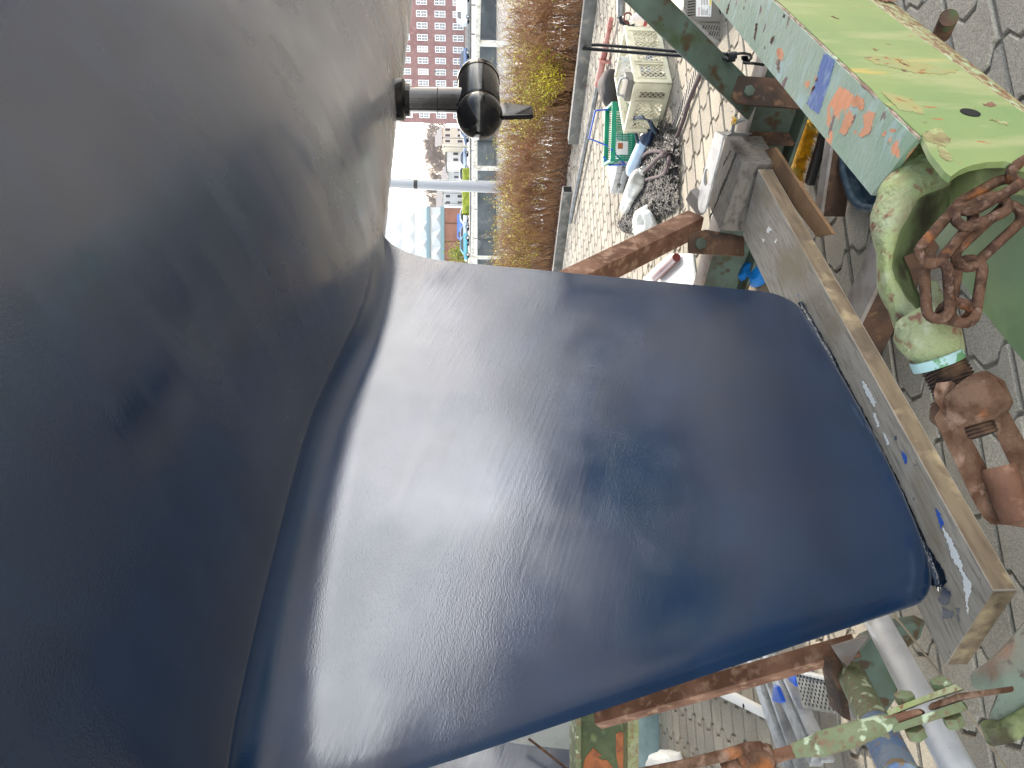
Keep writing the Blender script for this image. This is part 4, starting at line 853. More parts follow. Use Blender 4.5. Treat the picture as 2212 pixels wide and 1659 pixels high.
for i, (a, b_, r_, h_) in enumerate(((.2, .24, .05, .17), (.33, .28, .06, .13))):
    mb = MB(); mb.tube([incr(a, b_, .014), incr(a, b_, h_ * .75), incr(a, b_, h_ * .86), incr(a, b_, h_)], [r_, r_, r_ * .5, r_ * .35], 20); o = mb.build('white_bottle', MT['white'], smooth=.8)
    tag(o, ('taller slim white bottle inside the cream crate', 'shorter broad white bottle inside the cream crate')[i], 'bottle', 'white bottles inside the cream crate')
mb = MB(); mb.tube([incr(.44 + .08 * math.cos(t), .2 + .1 * math.sin(t), .06 + .05 * math.sin(2 * t)) for t in [2 * math.pi * i / 24 for i in range(24)]], .009, 8, True); o = mb.build('hose_ring', MT['blue'], smooth=1); tag(o, 'blue hose coiled in a ring inside the cream crate', 'hose')
# teal green shopping basket with blue handles
B0 = atz(1370, 346, .003); bx_, by_ = V((.985, -.17, 0)), V((.17, .985, 0))
bk_ = thing('hand_basket', 'teal green plastic basket with blue wire handles beside the cream crate', 'basket', B0 + bx_ * .2)
def bp_(a, b_, z): return B0 + bx_ * a + by_ * b_ + V((0, 0, z))
mb = MB()
BLn, BW, BH = .42, .29, .19
for (s, t, ln, nn) in ((bp_(0, 0, 0), bx_, BLn, by_), (bp_(0, BW, 0), bx_, BLn, -by_), (bp_(0, 0, 0), by_, BW, bx_), (bp_(BLn, 0, 0), by_, BW, -bx_)):
    mb.box(s + t * ln / 2 + V((0, 0, BH - .018)) + nn * -.004, t * (ln / 2 + .008), nn * .010, V((0, 0, .018)))
    mb.box(s + t * ln / 2 + V((0, 0, .012)) + nn * .006, t * ln / 2, nn * .004, V((0, 0, .012)))
    k_ = int(ln / .017)
    for i in range(k_ + 1): mb.box(s + t * (ln * i / k_) + V((0, 0, .098)) + nn * .004, t * .0032, nn * .004, V((0, 0, .078)))
    mb.box(s + t * ln / 2 + V((0, 0, .10)) + nn * .004, t * ln / 2, nn * .003, V((0, 0, .004)))
mb.box(bp_(BLn / 2, BW / 2, .005), bx_ * BLn / 2, by_ * BW / 2, V((0, 0, .005)))
mb.build('basket_body', MT['bask'], bk_)
mb = MB(); mb.box(bp_(.09, -.004, .10), bx_ * .05, by_ * .002, V((0, 0, .045))); mb.build('label', MT['label'], bk_)
mb = MB(); mb.box(bp_(.105, -.0075, .115), bx_ * .022, by_ * .001, V((0, 0, .02))); mb.build('logo_square', MT['orangep'], bk_)
for pts in ([bp_(.40, .14, BH), bp_(.385, .12, .30), bp_(.17, .10, .345), bp_(.12, .12, .19)], [bp_(.05, .24, .2), bp_(-.02, .2, .16), bp_(-.03, .05, .06), bp_(.08, -.016, .19)]):
    mb = MB(); mb.tube(pts, .0075, 8); mb.build('handle', MT['blue'], bk_, smooth=.5)
# grey flat case
a, b_ = atz(1346, 419, 0), atz(1367, 345, 0); e = (b_ - a); n_ = V((e.y, -e.x, 0)).normalized(); n_ = n_ if n_.y > 0 else -n_
fc = thing('flat_case', 'flat light grey metal case lying behind the fenders', 'case', (a + b_) / 2 + n_ * .15)
mb = MB(); mb.box((a + b_) / 2 + n_ * .15 + V((0, 0, .030)), e / 2, n_ * .15, V((0, 0, .027))); mb.build('case_base', MT['alu'], fc, bevel=.008, seg=3)
mb = MB(); mb.box((a + b_) / 2 + n_ * .15 + V((0, 0, .084)), e / 2, n_ * .15, V((0, 0, .025))); mb.build('case_lid', MT['alu'], fc, bevel=.008, seg=3)
for t in (.25, .75): mb = MB(); mb.box(a + e * t - n_ * .004 + V((0, 0, .058)), e * .05, n_ * .004, V((0, 0, .014))); mb.build('latch', MT['galv'], fc, bevel=.002)
# fenders
def fender(name, lab, p0, p1, r, mat, cap, capmat, taper=1.0):
    t = thing(name, lab, 'fender', (p0 + p1) / 2, 'boat fenders beside the cream crate')
    d_ = (p1 - p0); pts = []; rr = []
    for i in range(21):
        x = i / 20; pts.append(p0 + d_ * x); prof = (1 - abs(2 * x - 1) ** 6) ** .5 if 0 < x < 1 else .0
        rr.append(max(.012, r * prof * (1 + (taper - 1) * x)))
    mb = MB(); mb.tube(pts, rr, 24); mb.build('fender_body', mat, t, smooth=1.2)
    mb = MB(); dn = d_.normalized(); mb.tube([p0 + dn * .06, p0 + dn * .0, p0 - dn * .02, p0 - dn * .07], [r * 1.015 if cap else r * .3, r * .8 if cap else r * .3, r * .4, r * .26], 20); mb.build('fender_end', capmat, t, smooth=.9)
    mb = MB(); c = p0 - dn * .055; mb.tube([c + V((0, 0, -.006)), c + V((0, 0, .03))], .006, 8); mb.build('eye', MT['void'], t)
    return t
fA0, fA1 = atz(1404, 290, .062), atz(1362, 377, .062)
ft = fender('boat_fender', 'pale blue boat fender with a dark blue end', fA0, fA1, .058, MT['blue2'], True, MT['navyv'])
fB0, fB1 = atz(1388, 372, .078), atz(1347, 457, .07)
fender('boat_fender', 'greyed white boat fender lying on the black netting', fB0, fB1, .078, MT['greyv'], False, MT['greyv'], .62)
mb = MB(); mb.tube([AZ(Z3, 1345, 1450, .04), AZ(Z3, 1300, 1390, .10), AZ(Z3, 1270, 1320, .16), AZ(Z3, 1185, 1275, .19), AZ(Z3, 1110, 1280, .2), AZ(Z3, 1085, 1320, .18), AZ(Z3, 1105, 1420, .16), AZ(Z3, 1140, 1540, .12), AZ(Z3, 1195, 1650, .06), AZ(Z3, 1215, 1690, .02)], [.016, .016, .015, .013, .012, .012, .011, .011, .011, .011], 8)
for p in mb.v: p += V((noise.noise(p * 60), noise.noise(p * 60 + V((9, 0, 0))), 0)) * .006
o = mb.build('fender_rope', MT['bluerope'], smooth=1.3); tag(o, 'dark blue rope looping up from the pale blue fender', 'rope')
rp_ = [[AZ(Z3, x, y, .02) for x, y in ((1830, 790), (1790, 880), (1730, 1010), (1680, 1150), (1640, 1290), (1600, 1400), (1545, 1540), (1515, 1640))] + [AZ(Z4, x, y, z) for x, y, z in ((1485, 290, .04), (1400, 268, .06), (1310, 262, .07), (1235, 285, .07), (1185, 340, .06), (1195, 395, .04), (1220, 415, .03))],
       [AZ(Z4, x, y, z) for x, y, z in ((1475, 300, .055), (1420, 290, .09), (1360, 330, .08), (1300, 400, .08), (1240, 460, .09), (1205, 500, .1))],
       [AZ(Z4, x, y, z) for x, y, z in ((1470, 300, .05), (1480, 370, .07), (1455, 460, .07), (1410, 520, .06), (1330, 548, .06), (1250, 565, .06), (1210, 590, .05), (1202, 625, .04))]]
mb = MB()
def spline(pts, k=6):
    out = []
    for i in range(len(pts) - 1):
        p0, p1, p2, p3 = pts[max(i - 1, 0)], pts[i], pts[i + 1], pts[min(i + 2, len(pts) - 1)]
        for j in range(k):
            t = j / k; out.append(.5 * ((2 * p1) + (p2 - p0) * t + (2 * p0 - 5 * p1 + 4 * p2 - p3) * t * t + (3 * p1 - p0 - 3 * p2 + p3) * t ** 3))
    return out + [pts[-1]]
for r_ in rp_: mb.tube(spline(r_), .0125, 10)
o = mb.build('mooring_rope', MT['rope'], smooth=1.3); tag(o, 'grey purple mooring rope snaking over the pavers and black netting', 'rope')
# black netting heap
poly = [AZ(Z4, x, y, 0) for x, y in ((1440, -90), (1560, -40), (1625, 130), (1612, 700), (1640, 850), (1560, 930), (1380, 1020), (1100, 1170), (990, 1150), (940, 1040), (1060, 890), (1160, 700), (1215, 560), (1165, 420), (1190, 230), (1330, 60))]
def inside(p, pg):
    c = False; j = len(pg) - 1
    for i in range(len(pg)):
        if (pg[i].y > p.y) != (pg[j].y > p.y) and p.x < (pg[j].x - pg[i].x) * (p.y - pg[i].y) / (pg[j].y - pg[i].y) + pg[i].x: c = not c
        j = i
    return c
def edged(p, pg):
    b_ = 9
    for i in range(len(pg)):
        a, e = pg[i], pg[(i + 1) % len(pg)]; d_ = e - a; t = max(0, min(1, (p - a).dot(d_) / d_.dot(d_))); b_ = min(b_, (p - a - d_ * t).length)
    return b_
xs = [p.x for p in poly]; ys = [p.y for p in poly]; st = .0125; nm = MB(); idx = {}
for i in range(int((max(xs) - min(xs)) / st) + 1):
    for j in range(int((max(ys) - min(ys)) / st) + 1):
        p = V((min(xs) + i * st, min(ys) + j * st, 0))
        if not inside(p, poly): continue
        h_ = min(1, edged(p, poly) / .09)
        z = .012 + h_ * (.035 + .03 * noise.noise(p * 7)) + q.uniform(0, .014)
        idx[i, j] = len(nm.v); nm.v.append(p + V((q.uniform(-.004, .004), q.uniform(-.004, .004), z)))
for (i, j) in idx:
    if (i + 1, j) in idx and (i, j + 1) in idx and (i + 1, j + 1) in idx and q.random() < .93:
        nm.f.append([idx[i, j], idx[i + 1, j], idx[i + 1, j + 1], idx[i, j + 1]]); nm.m.append(0)
for i in range(900):
    p = V((q.uniform(min(xs), max(xs)), q.uniform(min(ys), max(ys)), 0))
    if inside(p, poly):
        z = q.uniform(.03, .075); d_ = V((q.uniform(-1, 1), q.uniform(-1, 1), q.uniform(-.3, .5))) * .022
        nm.tube([p + V((0, 0, z)) - d_, p + V((0, 0, z + .006)), p + V((0, 0, z)) + d_], .0016, 3, cap=False)
o = nm.build('net_heap', MT['mat']); tag(o, 'heap of glittering black netting on the pavers under the fenders', 'netting')
def lump(name, lab, cat, c, ax, ay, az, mat, amp, fr, parent=None, nu=40, nv=24):
    mb = MB(); mb.ell(c, ax, ay, az, nu, nv)
    for p in mb.v:
        n1 = noise.noise_vector(p * fr) + .5 * noise.noise_vector(p * fr * 2.3); p += n1 * amp
        p.z = max(p.z, .004)
    o = mb.build(name, mat, parent, smooth=1.4); return tag(o, lab, cat) if lab else o
c = AZ(Z4, 1225, 1050, .06); lump('carrier_bag', 'crumpled white plastic bag on the black netting', 'bag', c, V((.13, .02, 0)), V((0, .16, 0)), V((0, 0, .085)), MT['whitebag'], .03, 11)
# white board, red tube and blue sheet behind the keel
mb = MB(); mb.prism([AZ(Z4, x, y, .02) for x, y in ((1200, 1640), (1480, 1380), (1720, 1380), (1760, 1700), (1400, 1850), (1200, 1800))], (0, 0, -.014)); o = mb.build('white_board', MT['white'], bevel=.003); tag(o, 'white board lying on the sunny pavers behind the keel', 'board')
mb = MB(); mb.tube([AZ(Z4, 1330, 1640, .05), AZ(Z4, 1430, 1545, .05), AZ(Z4, 1436, 1540, .05), AZ(Z4, 1560, 1420, .05)], [.028, .028, .026, .026], 20); o = mb.build('red_tube', MT['red'], smooth=.6); tag(o, 'dark red tube lying on the white board', 'tube')
mb = MB(); mb.prism([AZ(Z6, x, y, .12) for x, y in ((880, 1600), (990, 1560), (1070, 1680), (1090, 1800), (860, 1800))], (0, 0, -.11)); o = mb.build('wooden_crate', MT['woodside'], bevel=.003); tag(o, 'pale wooden box half hidden behind the keel', 'box')
c = AZ(Z6, 1040, 1570, .13); lump('blue_cloth', 'bright blue cloth draped beside the wooden box', 'cloth', c, V((.06, -.02, 0)), V((.03, .12, -.02)), V((0, 0, .06)), M('bright_blue_cloth', rgb(0, 112, 190), .6, var=.3, bump=[(20, .4, .01)]), .016, 16)
# scaffold prop, leaf litter, bag
sp = thing('scaffold_prop', 'grey and faded red scaffold prop lying along the foot of the hedge', 'prop', atz(1285, 200, 0))
a, b_ = atz(1310, 92, .05), atz(1232, 480, .045); k1 = a.lerp(b_, .19)
mb = MB(); mb.cyl(a.lerp(b_, .17), b_, .024, 16); mb.build('outer_tube', MT['galv'], sp, smooth=.6)
mb = MB(); mb.cyl(a, k1, .031, 16); mb.cyl(a + (a - b_).normalized() * .25, a, .022, 12); mb.build('head_tube', MT['pinkred'], sp, smooth=.6)
mb = MB(); c = AZ(Z3, 770, 670, .05); mb.bx(c, .12, .02, .11, R(60)); mb.build('head_plate', MT['pinkred'], sp, bevel=.004)
lt = MB()
for i in range(5200):
    t = q.uniform(-3, 9); off = -abs(q.gauss(0, .22)) * (1 if q.random() < .8 else 1.9) + .1; p = hp(t, off, .0 + q.uniform(.003, .04) * max(.12, 1 + off * 1.4))
    a = q.uniform(0, 6.28); s_ = q.uniform(.012, .028); n_ = V((q.uniform(-.6, .6), q.uniform(-.6, .6), 1)).normalized(); e1 = n_.cross(V((math.cos(a), math.sin(a), .1))).normalized() * s_; e2 = n_.cross(e1) * .55
    p.z = max(p.z, .004) + .01
    lt.add([p - e1, p + e2 + n_ * .004, p + e1, p - e2 + n_ * .004], [(0, 1, 2, 3)])
o = lt.build('leaf_litter', MT['litter'], loc=(0, 0, 0)); tag(o, kind='stuff')
c = aty(1317, 190, 6.55); c.z = .085; lump('canvas_bag', 'dark grey canvas bag slumped behind the cream crate', 'bag', c, V((.17, .05, 0)), V((-.04, .13, 0)), V((0, 0, .095)), MT['bag'], .022, 6)
# black pump with a hose end, bottle
pmp = thing('hand_pump', 'small black hand pump standing behind the cream crate', 'pump', atz(1368, 58, 0))
b0 = atz(1366, 57, 0); h0 = aty(1341, 22, b0.y); h1 = aty(1344, 47, b0.y)
mb = MB(); mb.tube([b0, b0 + V((0, 0, .02)), b0 + V((0, 0, .03))], [.06, .058, .03], 20); mb.build('foot', MT['matblack'], pmp, smooth=.6)
mb = MB(); mb.tube([b0 + V((0, 0, .02)), h1.lerp(b0, .5), h1, h0], [.022, .022, .026, .03], 14); mb.build('barrel', MT['matblack'], pmp, smooth=.9)
mb = MB(); mb.cyl(h0 - V((.06, 0, 0)), h0 + V((.09, 0, .0)), .034, 16); mb.build('head', MT['galv'], pmp, bevel=.006)
bt_ = thing('spray_bottle', 'clear white bottle with a red ring handle and red band', 'bottle', atz(1418, 40, 0))
b0 = atz(1420, 40, .003)
mb = MB(); mb.tube([b0, b0 + V((0, 0, .01)), b0 + V((0, 0, .13)), b0 + V((0, 0, .165)), b0 + V((0, 0, .18))], [.044, .05, .05, .026, .022], 24); mb.build('bottle_body', MT['bottle'], bt_, smooth=.7)
mb = MB(); mb.tube([b0 + V((0, 0, .075)), b0 + V((0, 0, .10))], .0512, 24, cap=False); mb.build('band', MT['redink'], bt_, smooth=.7)
mb = MB(); mb.tube([b0 + V((.035 * math.cos(t), .004, .205 + .03 * math.sin(t))) for t in [2 * math.pi * i / 20 for i in range(20)]], .006, 8, True); mb.build('ring_handle', MT['red'], bt_, smooth=1)
mb = MB(); mb.tube([b0 + V((-.025, 0, .165)), b0 + V((-.035, 0, .19)), b0 + V((-.036, 0, .195))], [.014, .012, .004], 12); mb.build('nozzle', MT['white'], bt_, smooth=.8)
# grey machine with a rating label
ym = 3.95
mc = thing('power_washer', 'warm grey plastic machine with slatted vents and a white rating label', 'machine', aty(1545, 20, ym + .15))
def Z7(x, y): return zc(2700, 0, x * .375, y * .375)
def PM(pts, y): return [aty(*Z7(*p), y) for p in pts]
mb = MB(); mb.prism(PM([(-60, -700), (-60, 200), (60, 420), (300, 620), (1100, 640), (1500, 560), (1500, -700)], ym), (0, .3, 0)); mb.build('upper_shell', MT['greym'], mc, bevel=.012, seg=3)
mb = MB(); mb.prism(PM([(250, -700), (250, 600), (360, 640), (700, 980), (900, 1140), (1100, 1200), (1230, 1120), (1450, 860), (1560, 780), (1560, -700)], ym + .012), (0, .27, 0)); mb.build('lower_shell', MT['greym'], mc, bevel=.012, seg=3)
mb = MB(); mb.prism(PM([(1055, -700), (1050, 880), (1120, 910), (1210, 890), (1265, 700), (1265, -700)], ym - .02), (0, .03, 0)); mb.build('strut', MT['greym'], mc, bevel=.005)
vm = MB()
for i in range(8): x = 470 + i * 78; y = 720 + i * 5; vm.prism(PM([(x + 60, y), (x + 84, y), (x + 34, y + 110 + i * 3), (x + 8, y + 110 + i * 3)], ym + .0105), (0, .003, 0))
for i in range(6): x = 660 + i * 72; y = 900 + i * 8; vm.prism(PM([(x + 62, y), (x + 84, y), (x + 34, y + 110), (x + 8, y + 110)], ym + .0105), (0, .003, 0))
for i in range(6): y = 10 + i * 80; vm.prism(PM([(60, y + 30), (270, y), (270, y + 24), (60, y + 58)], ym - .001), (0, .003, 0))
o = vm.build('vent', MT['void'], mc)
mb = MB(); mb.prism(PM([(300, 470), (310, -300), (770, -300), (735, 480)], ym - .0035), (0, .003, 0)); mb.build('rating_label', MT['label'], mc)
ink = MB()
for x, y0, y1 in ((455, 200, 440), (490, 270, 440), (525, 250, 440), (560, 300, 440), (595, 280, 440), (630, 240, 440), (460, -200, 150), (500, -200, 130), (545, -200, 150), (590, -200, 140), (630, -200, 150)):
    ink.prism(PM([(x, y0), (x + 12, y0), (x + 10, y1), (x - 2, y1)], ym - .0042), (0, .0004, 0))
for y in (430, 350, 270, 195):
    for i in range(16):
        t = 2 * math.pi * i / 16; t2 = 2 * math.pi * (i + 1) / 16
        if y == 350 and i in (0, 1, 14, 15, 13, 2): continue
        ink.prism(PM([(692 + 26 * math.cos(t), y + 26 * math.sin(t)), (692 + 26 * math.cos(t2), y + 26 * math.sin(t2)), (692 + 19 * math.cos(t2), y + 19 * math.sin(t2)), (692 + 19 * math.cos(t), y + 19 * math.sin(t))], ym - .0042), (0, .0004, 0))
ink.build('small_print', MT['ink'], mc)
mb = MB(); mb.prism(PM([(690, 150), (690, -200), (750, -200), (740, 150)], ym - .0041), (0, .0004, 0)); mb.build('warning_strip', MT['yellowink'], mc)
pA, pB = PM([(405, 445)], ym - .0042)[0], PM([(405, 180)], ym - .0042)[0]
fc_ = bpy.data.curves.new('lettering', 'FONT'); fc_.body = 'Parkside'; fc_.size = 1; fc_.extrude = .008
to = bpy.data.objects.new('lettering', fc_); col.objects.link(to); bpy.context.view_layer.update()
tm_ = bpy.data.meshes.new_from_object(to.evaluated_get(bpy.context.evaluated_depsgraph_get())); bpy.data.objects.remove(to)
k_ = (pB - pA).length / 3.9
for vv in tm_.vertices: x, y, z = vv.co; vv.co = pA - ROOTLOC[mc.name] + V((x * k_, z * .02, y * k_ * 1.15))
tm_.materials.clear(); tm_.materials.append(MT['redink']); to = bpy.data.objects.new('label_lettering', tm_); col.objects.link(to); to.parent = mc
# slotted drain in the paving
a, b_ = AZ(Z3, 1800, 705, .004), AZ(Z3, 1590, 1235, .004); d_ = (b_ - a).normalized(); n_ = V((d_.y, -d_.x, 0)); a -= d_ * 1.1; b_ += d_ * .5; L_ = (b_ - a).length
dg = thing('drain_grate', 'narrow slotted drain grate let into the sunny pavers', 'drain', (a + b_) / 2)
mb = MB(); mb.box((a + b_) / 2, d_ * L_ / 2, n_ * .04, V((0, 0, .003))); mb.build('grate', MT['concrete'], dg)
mb = MB(); k_ = int(L_ / .03)
for i in range(k_): mb.box(a + d_ * (.015 + i * .03) + V((0, 0, .0042)), d_ * .006, n_ * .03, V((0, 0, .0006)))
mb.build('slots', MT['void'], dg)

# ------------------------------------------------------------------ left of the keel: support beam, wrapped board, covered pile, ladder
yb = 3.6
gs_ = thing('steel_support', 'green steel beam with peeling paint showing orange primer', 'beam', aty(1300, 1700, yb))
def hb_(x0, x1, y0, y1): return [AY(ZH, x, y, yb) for x, y in ((x0, y0), (x1, y0), (x1, y1), (x0, y1))]
mb = MB(); mb.prism(hb_(1225, 1720, 700, 2900), (0, .014, 0)); mb.build('web', MT['green'] if False else M('mossy_green_paint', rgb(84, 96, 60), .6, layers=[(rgb(62, 74, 46), 6, .42, .62, 6), (rgb(100, 116, 74), 14, .55, .7)], bump=[(50, .4, .004)]), gs_)
mb = MB(); mb.prism([p - V((0, .10, 0)) for p in hb_(1165, 1226, 700, 2900)], (0, .2, 0)); mb.build('top_flange', MT['flaky'], gs_, bevel=.003)
mb = MB(); mb.prism([p - V((0, .10, 0)) for p in hb_(1719, 1838, 700, 2900)], (0, .2, 0)); mb.build('bottom_flange', MT['lip'], gs_, bevel=.003)
for pts in (((1285, 1620), (1310, 1540), (1390, 1440), (1440, 1480), (1485, 1525), (1445, 1535), (1470, 1565), (1540, 1570), (1615, 1659), (1560, 1900), (1290, 1850)), ((1640, 1285), (1690, 1262), (1722, 1275), (1745, 1420), (1765, 1659), (1800, 1900), (1720, 1900), (1640, 1510))):
    mb = MB(); mb.prism([AY(ZH, x, y, yb - .0005) for x, y in pts], (0, -.0025, 0)); mb.build('primer_patch', MT['orangep'], gs_)
lg = AY(ZH, 1838, 2500, yb); mb = MB(); mb.prism([lg + V((-.06, .04, .02)), lg + V((.06, .04, .02)), V((lg.x + .06, yb + .04, 0)), V((lg.x - .06, yb + .04, 0))], (0, .1, 0)); mb.build('leg', MT['dgreen'], gs_)
yw = 5.2
mb = MB(); mb.prism([AY(ZH, x, y, yw) for x, y in ((1815, 700), (2126, 700), (2100, 2400), (1930, 2400))], (0, .06, 0)); 
o = mb.build('wrapped_board', MT['tealsheet'], bevel=.008); tag(o, 'board wrapped in grey teal plastic standing on edge on the pavers', 'board')
c = aty(1230, 1690, 6.2); c.z = .55
mb = MB(); mb.ell(c, V((1.25, 0, 0)), V((0, .8, 0)), V((0, 0, .72)), 96, 60)
for p in mb.v:
    dl = p - c; 
    k_ = max(abs(dl.x) / 1.25, abs(dl.y) / .8, abs(dl.z) / .72); k2 = 1 + .18 * (1 / max(k_, .5) - 1); p.x = c.x + dl.x * k2; p.y = c.y + dl.y * k2; p.z = c.z + dl.z * k2
    f_ = noise.noise(V((p.x * 5 + p.z * 3, p.y * 3, p.z * 1.2))); p += V((.02, -.07, .03)) * abs(f_) + V((0, .03, 0)) * noise.noise(p * 9); p.z = max(p.z, .005)
o = mb.build('covered_pile', MT['sheet'], smooth=1.5); tag(o, 'pile covered by a crumpled pale grey plastic sheet', 'covered pile')
mb = MB(); mb.tube([AY(ZH, 690, 1340, 4.6), AY(ZH, 860, 1470, 4.55), AY(ZH, 1110, 1670, 4.5), AY(ZH, 1300, 1850, 4.4)], .008, 8); o = mb.build('dark_cord', MT['drust'], smooth=1); tag(o, 'thin dark cord hanging in front of the pale grey sheet', 'cord')
c = AZ(ZG, 270, 1690, .1); lump('plastic_bag', 'small white plastic bag on the pavers at the wrapped board', 'bag', c, V((.12, 0, 0)), V((0, .14, 0)), V((0, 0, .12)), MT['whitebag'], .03, 9)
wp = thing('white_plank', 'white plastic plank with one round hole lying beside the ladder', 'plank', AZ(ZG, 1100, 980, 0))
mb = MB(); mb.prism([AZ(ZG, x, y, .035) for x, y in ((300, 620), (480, 600), (1322, 1030), (1356, 1142), (1262, 1095))], (0, 0, -.032)); mb.build('plank_body', MT['white'], wp, bevel=.004)
mb = MB(); c = AZ(ZG, 1095, 985, .0352); mb.tube([c, c + V((0, 0, .0015))], .011, 18); mb.build('hole', MT['void'], wp)
ld = thing('step_ladder', 'folded aluminium step ladder with blue plastic feet lying on the pavers', 'ladder', AZ(ZG, 1600, 900, 0))
for (x0, y0, x1, y1, z, w_) in ((1200, 480, 1720, 1950, .05, .034), (1310, 480, 1810, 1900, .046, .012), (1370, 430, 1900, 1590, .075, .036), (1480, 430, 2010, 1590, .07, .012)):
    mb = MB(); mb.bar(AZ(ZG, x0, y0, z), AZ(ZG, x1, y1, z), w_ * 1.6, .05); mb.build('rail', MT['alu'], ld, bevel=.004)
for pts in (((1410, 750), (1450, 770), (1515, 940), (1470, 955), (1400, 930)), ((1530, 620), (1620, 560), (1665, 640), (1655, 780), (1590, 720))):
    mb = MB(); mb.prism([AZ(ZG, x, y, .115) for x, y in pts], (0, 0, -.07)); mb.build('foot', MT['blue'], ld, bevel=.008, seg=3)
quad = [AZ(ZG, x, y, .13) for x, y in ((1650, 610), (2120, 690), (2300, 1120), (1735, 1000))]
mb = MB(); mb.prism(quad, (0, 0, -.02)); mb.build('platform', MT['galv'], ld, bevel=.003)
hm = MB()
for i in range(11):
    for j in range(8):
        u_, v_ = .05 + i * .082 + (.04 if j % 2 else 0), .1 + j * .11
        if u_ > .97: continue
        p = quad[0].lerp(quad[1], u_).lerp(quad[3].lerp(quad[2], u_), v_); hm.tube([p - V((0, 0, .001)), p + V((0, 0, .0012))], .0052, 8)
o = hm.build('punched_hole', MT['void'], ld); o['kind'] = 'stuff'
mb = MB(); a, b_ = AZ(ZG, 1640, 598, .13), AZ(ZG, 2090, 700, .13); mb.bar(a, b_, .012, .03); mb.build('platform_edge', MT['alu'], ld, bevel=.002)

# ------------------------------------------------------------------ hedge, jetty, mast
q = random.Random(77)
hd = thing('hedge', 'bare reddish brown twig hedge with yellow green leaves along the water', 'hedge', hp(2, .7, 0))
tw = MB(); lf = MB(); 
def wfac(t): return noise.noise(V((t * 1.1, 3.3, 0)))
spots = []
for i in range(3600):
    t = q.uniform(-3.2, 7.5); o0 = q.uniform(.05, 1.15); b0 = hp(t, o0, 0)
    H = (.80 + .30 * noise.noise(V((t * 1.9, o0, 1))) + q.uniform(-.12, .1)) * (1 - .25 * abs(o0 - .6))
    lean = HD * q.gauss(0, .22) + HN * (q.gauss(0, .16) - (.35 if o0 < .35 else 0) + (.3 if o0 > .9 else 0))
    k1 = b0 + lean * .35 + V((0, 0, H * .5)) + V((q.gauss(0, .03), q.gauss(0, .03), 0)); k2 = b0 + lean * .95 + V((0, 0, H)) + V((q.gauss(0, .05), q.gauss(0, .05), 0))
    r0 = q.uniform(.0028, .0055); tw.tube([b0, k1, k2], [r0, r0 * .75, r0 * .35], 3, cap=False)
    for s_ in range(6):
        f_ = q.uniform(.3, .97); p = (b0.lerp(k1, f_ * 2) if f_ < .5 else k1.lerp(k2, f_ * 2 - 1))
        d_ = V((q.gauss(0, .6), q.gauss(0, .6), q.uniform(.3, 1))).normalized() * q.uniform(.08, .26)
        tw.tube([p, p + d_ * .6 + V((0, 0, .01)), p + d_], [r0 * .5, r0 * .4, r0 * .22], 3, cap=False)
        lv = noise.noise(V((p.x * 1.6, p.y * 1.6, p.z * 2))) 
        if lv > .12 or q.random() < .06:
            for _ in range(4 if lv > .12 else 1):
                c = p + d_ * q.uniform(.2, 1.05) + V((q.gauss(0, .01), q.gauss(0, .01), q.gauss(0, .01))); e1 = V((q.gauss(0, 1), q.gauss(0, 1), q.gauss(0, 1))).normalized(); e2 = e1.orthogonal().normalized(); sz = q.uniform(.007, .014)
                lf.add([c - e1 * sz, c + e2 * sz * .5, c + e1 * sz, c - e2 * sz * .5], [(0, 1, 2, 3)])
tw.build('twigs', MT['twig'], hd, smooth=2); lf.build('leaves', MT['leaf'], hd)
def yshrub(cp, lab, rad, H, seed):
    rr = random.Random(seed); t = thing('leafing_shrub', lab, 'shrub', cp, 'yellow green shrubs in the hedge'); tb, lb = MB(), MB()
    for i in range(170):
        a = rr.uniform(0, 6.28); rad_ = rad * math.sqrt(rr.random()); b0 = cp + V((math.cos(a) * rad_ * .3, math.sin(a) * rad_ * .3, 0)); tp = cp + V((math.cos(a) * rad_, math.sin(a) * rad_, H * rr.uniform(.6, 1.05)))
        md = b0.lerp(tp, .5) + V((0, 0, .06)); tb.tube([b0, md, tp], [.004, .003, .0014], 3, cap=False)
        for k in range(26):
            f_ = rr.uniform(.3, 1); c = (b0.lerp(md, f_ * 2) if f_ < .5 else md.lerp(tp, 2 * f_ - 1)) + V((rr.gauss(0, .03), rr.gauss(0, .03), rr.gauss(0, .02)))
            e1 = V((rr.gauss(0, 1), rr.gauss(0, 1), rr.gauss(0, 1))).normalized(); e2 = e1.orthogonal().normalized(); sz = rr.uniform(.008, .016)
            lb.add([c - e1 * sz, c + e2 * sz * .5, c + e1 * sz, c - e2 * sz * .5], [(0, 1, 2, 3)])
    tb.build('stems', MT['twig'], t, smooth=2); lb.build('leaves', MT['leaf'], t)
yshrub(hp(.95, .1), 'yellow green shrub behind the strap loop at the hedge foot', .36, .62, 5)
yshrub(hp(1.45, .5), 'yellow green shrub deeper in the hedge below the saildrive', .42, .72, 6)
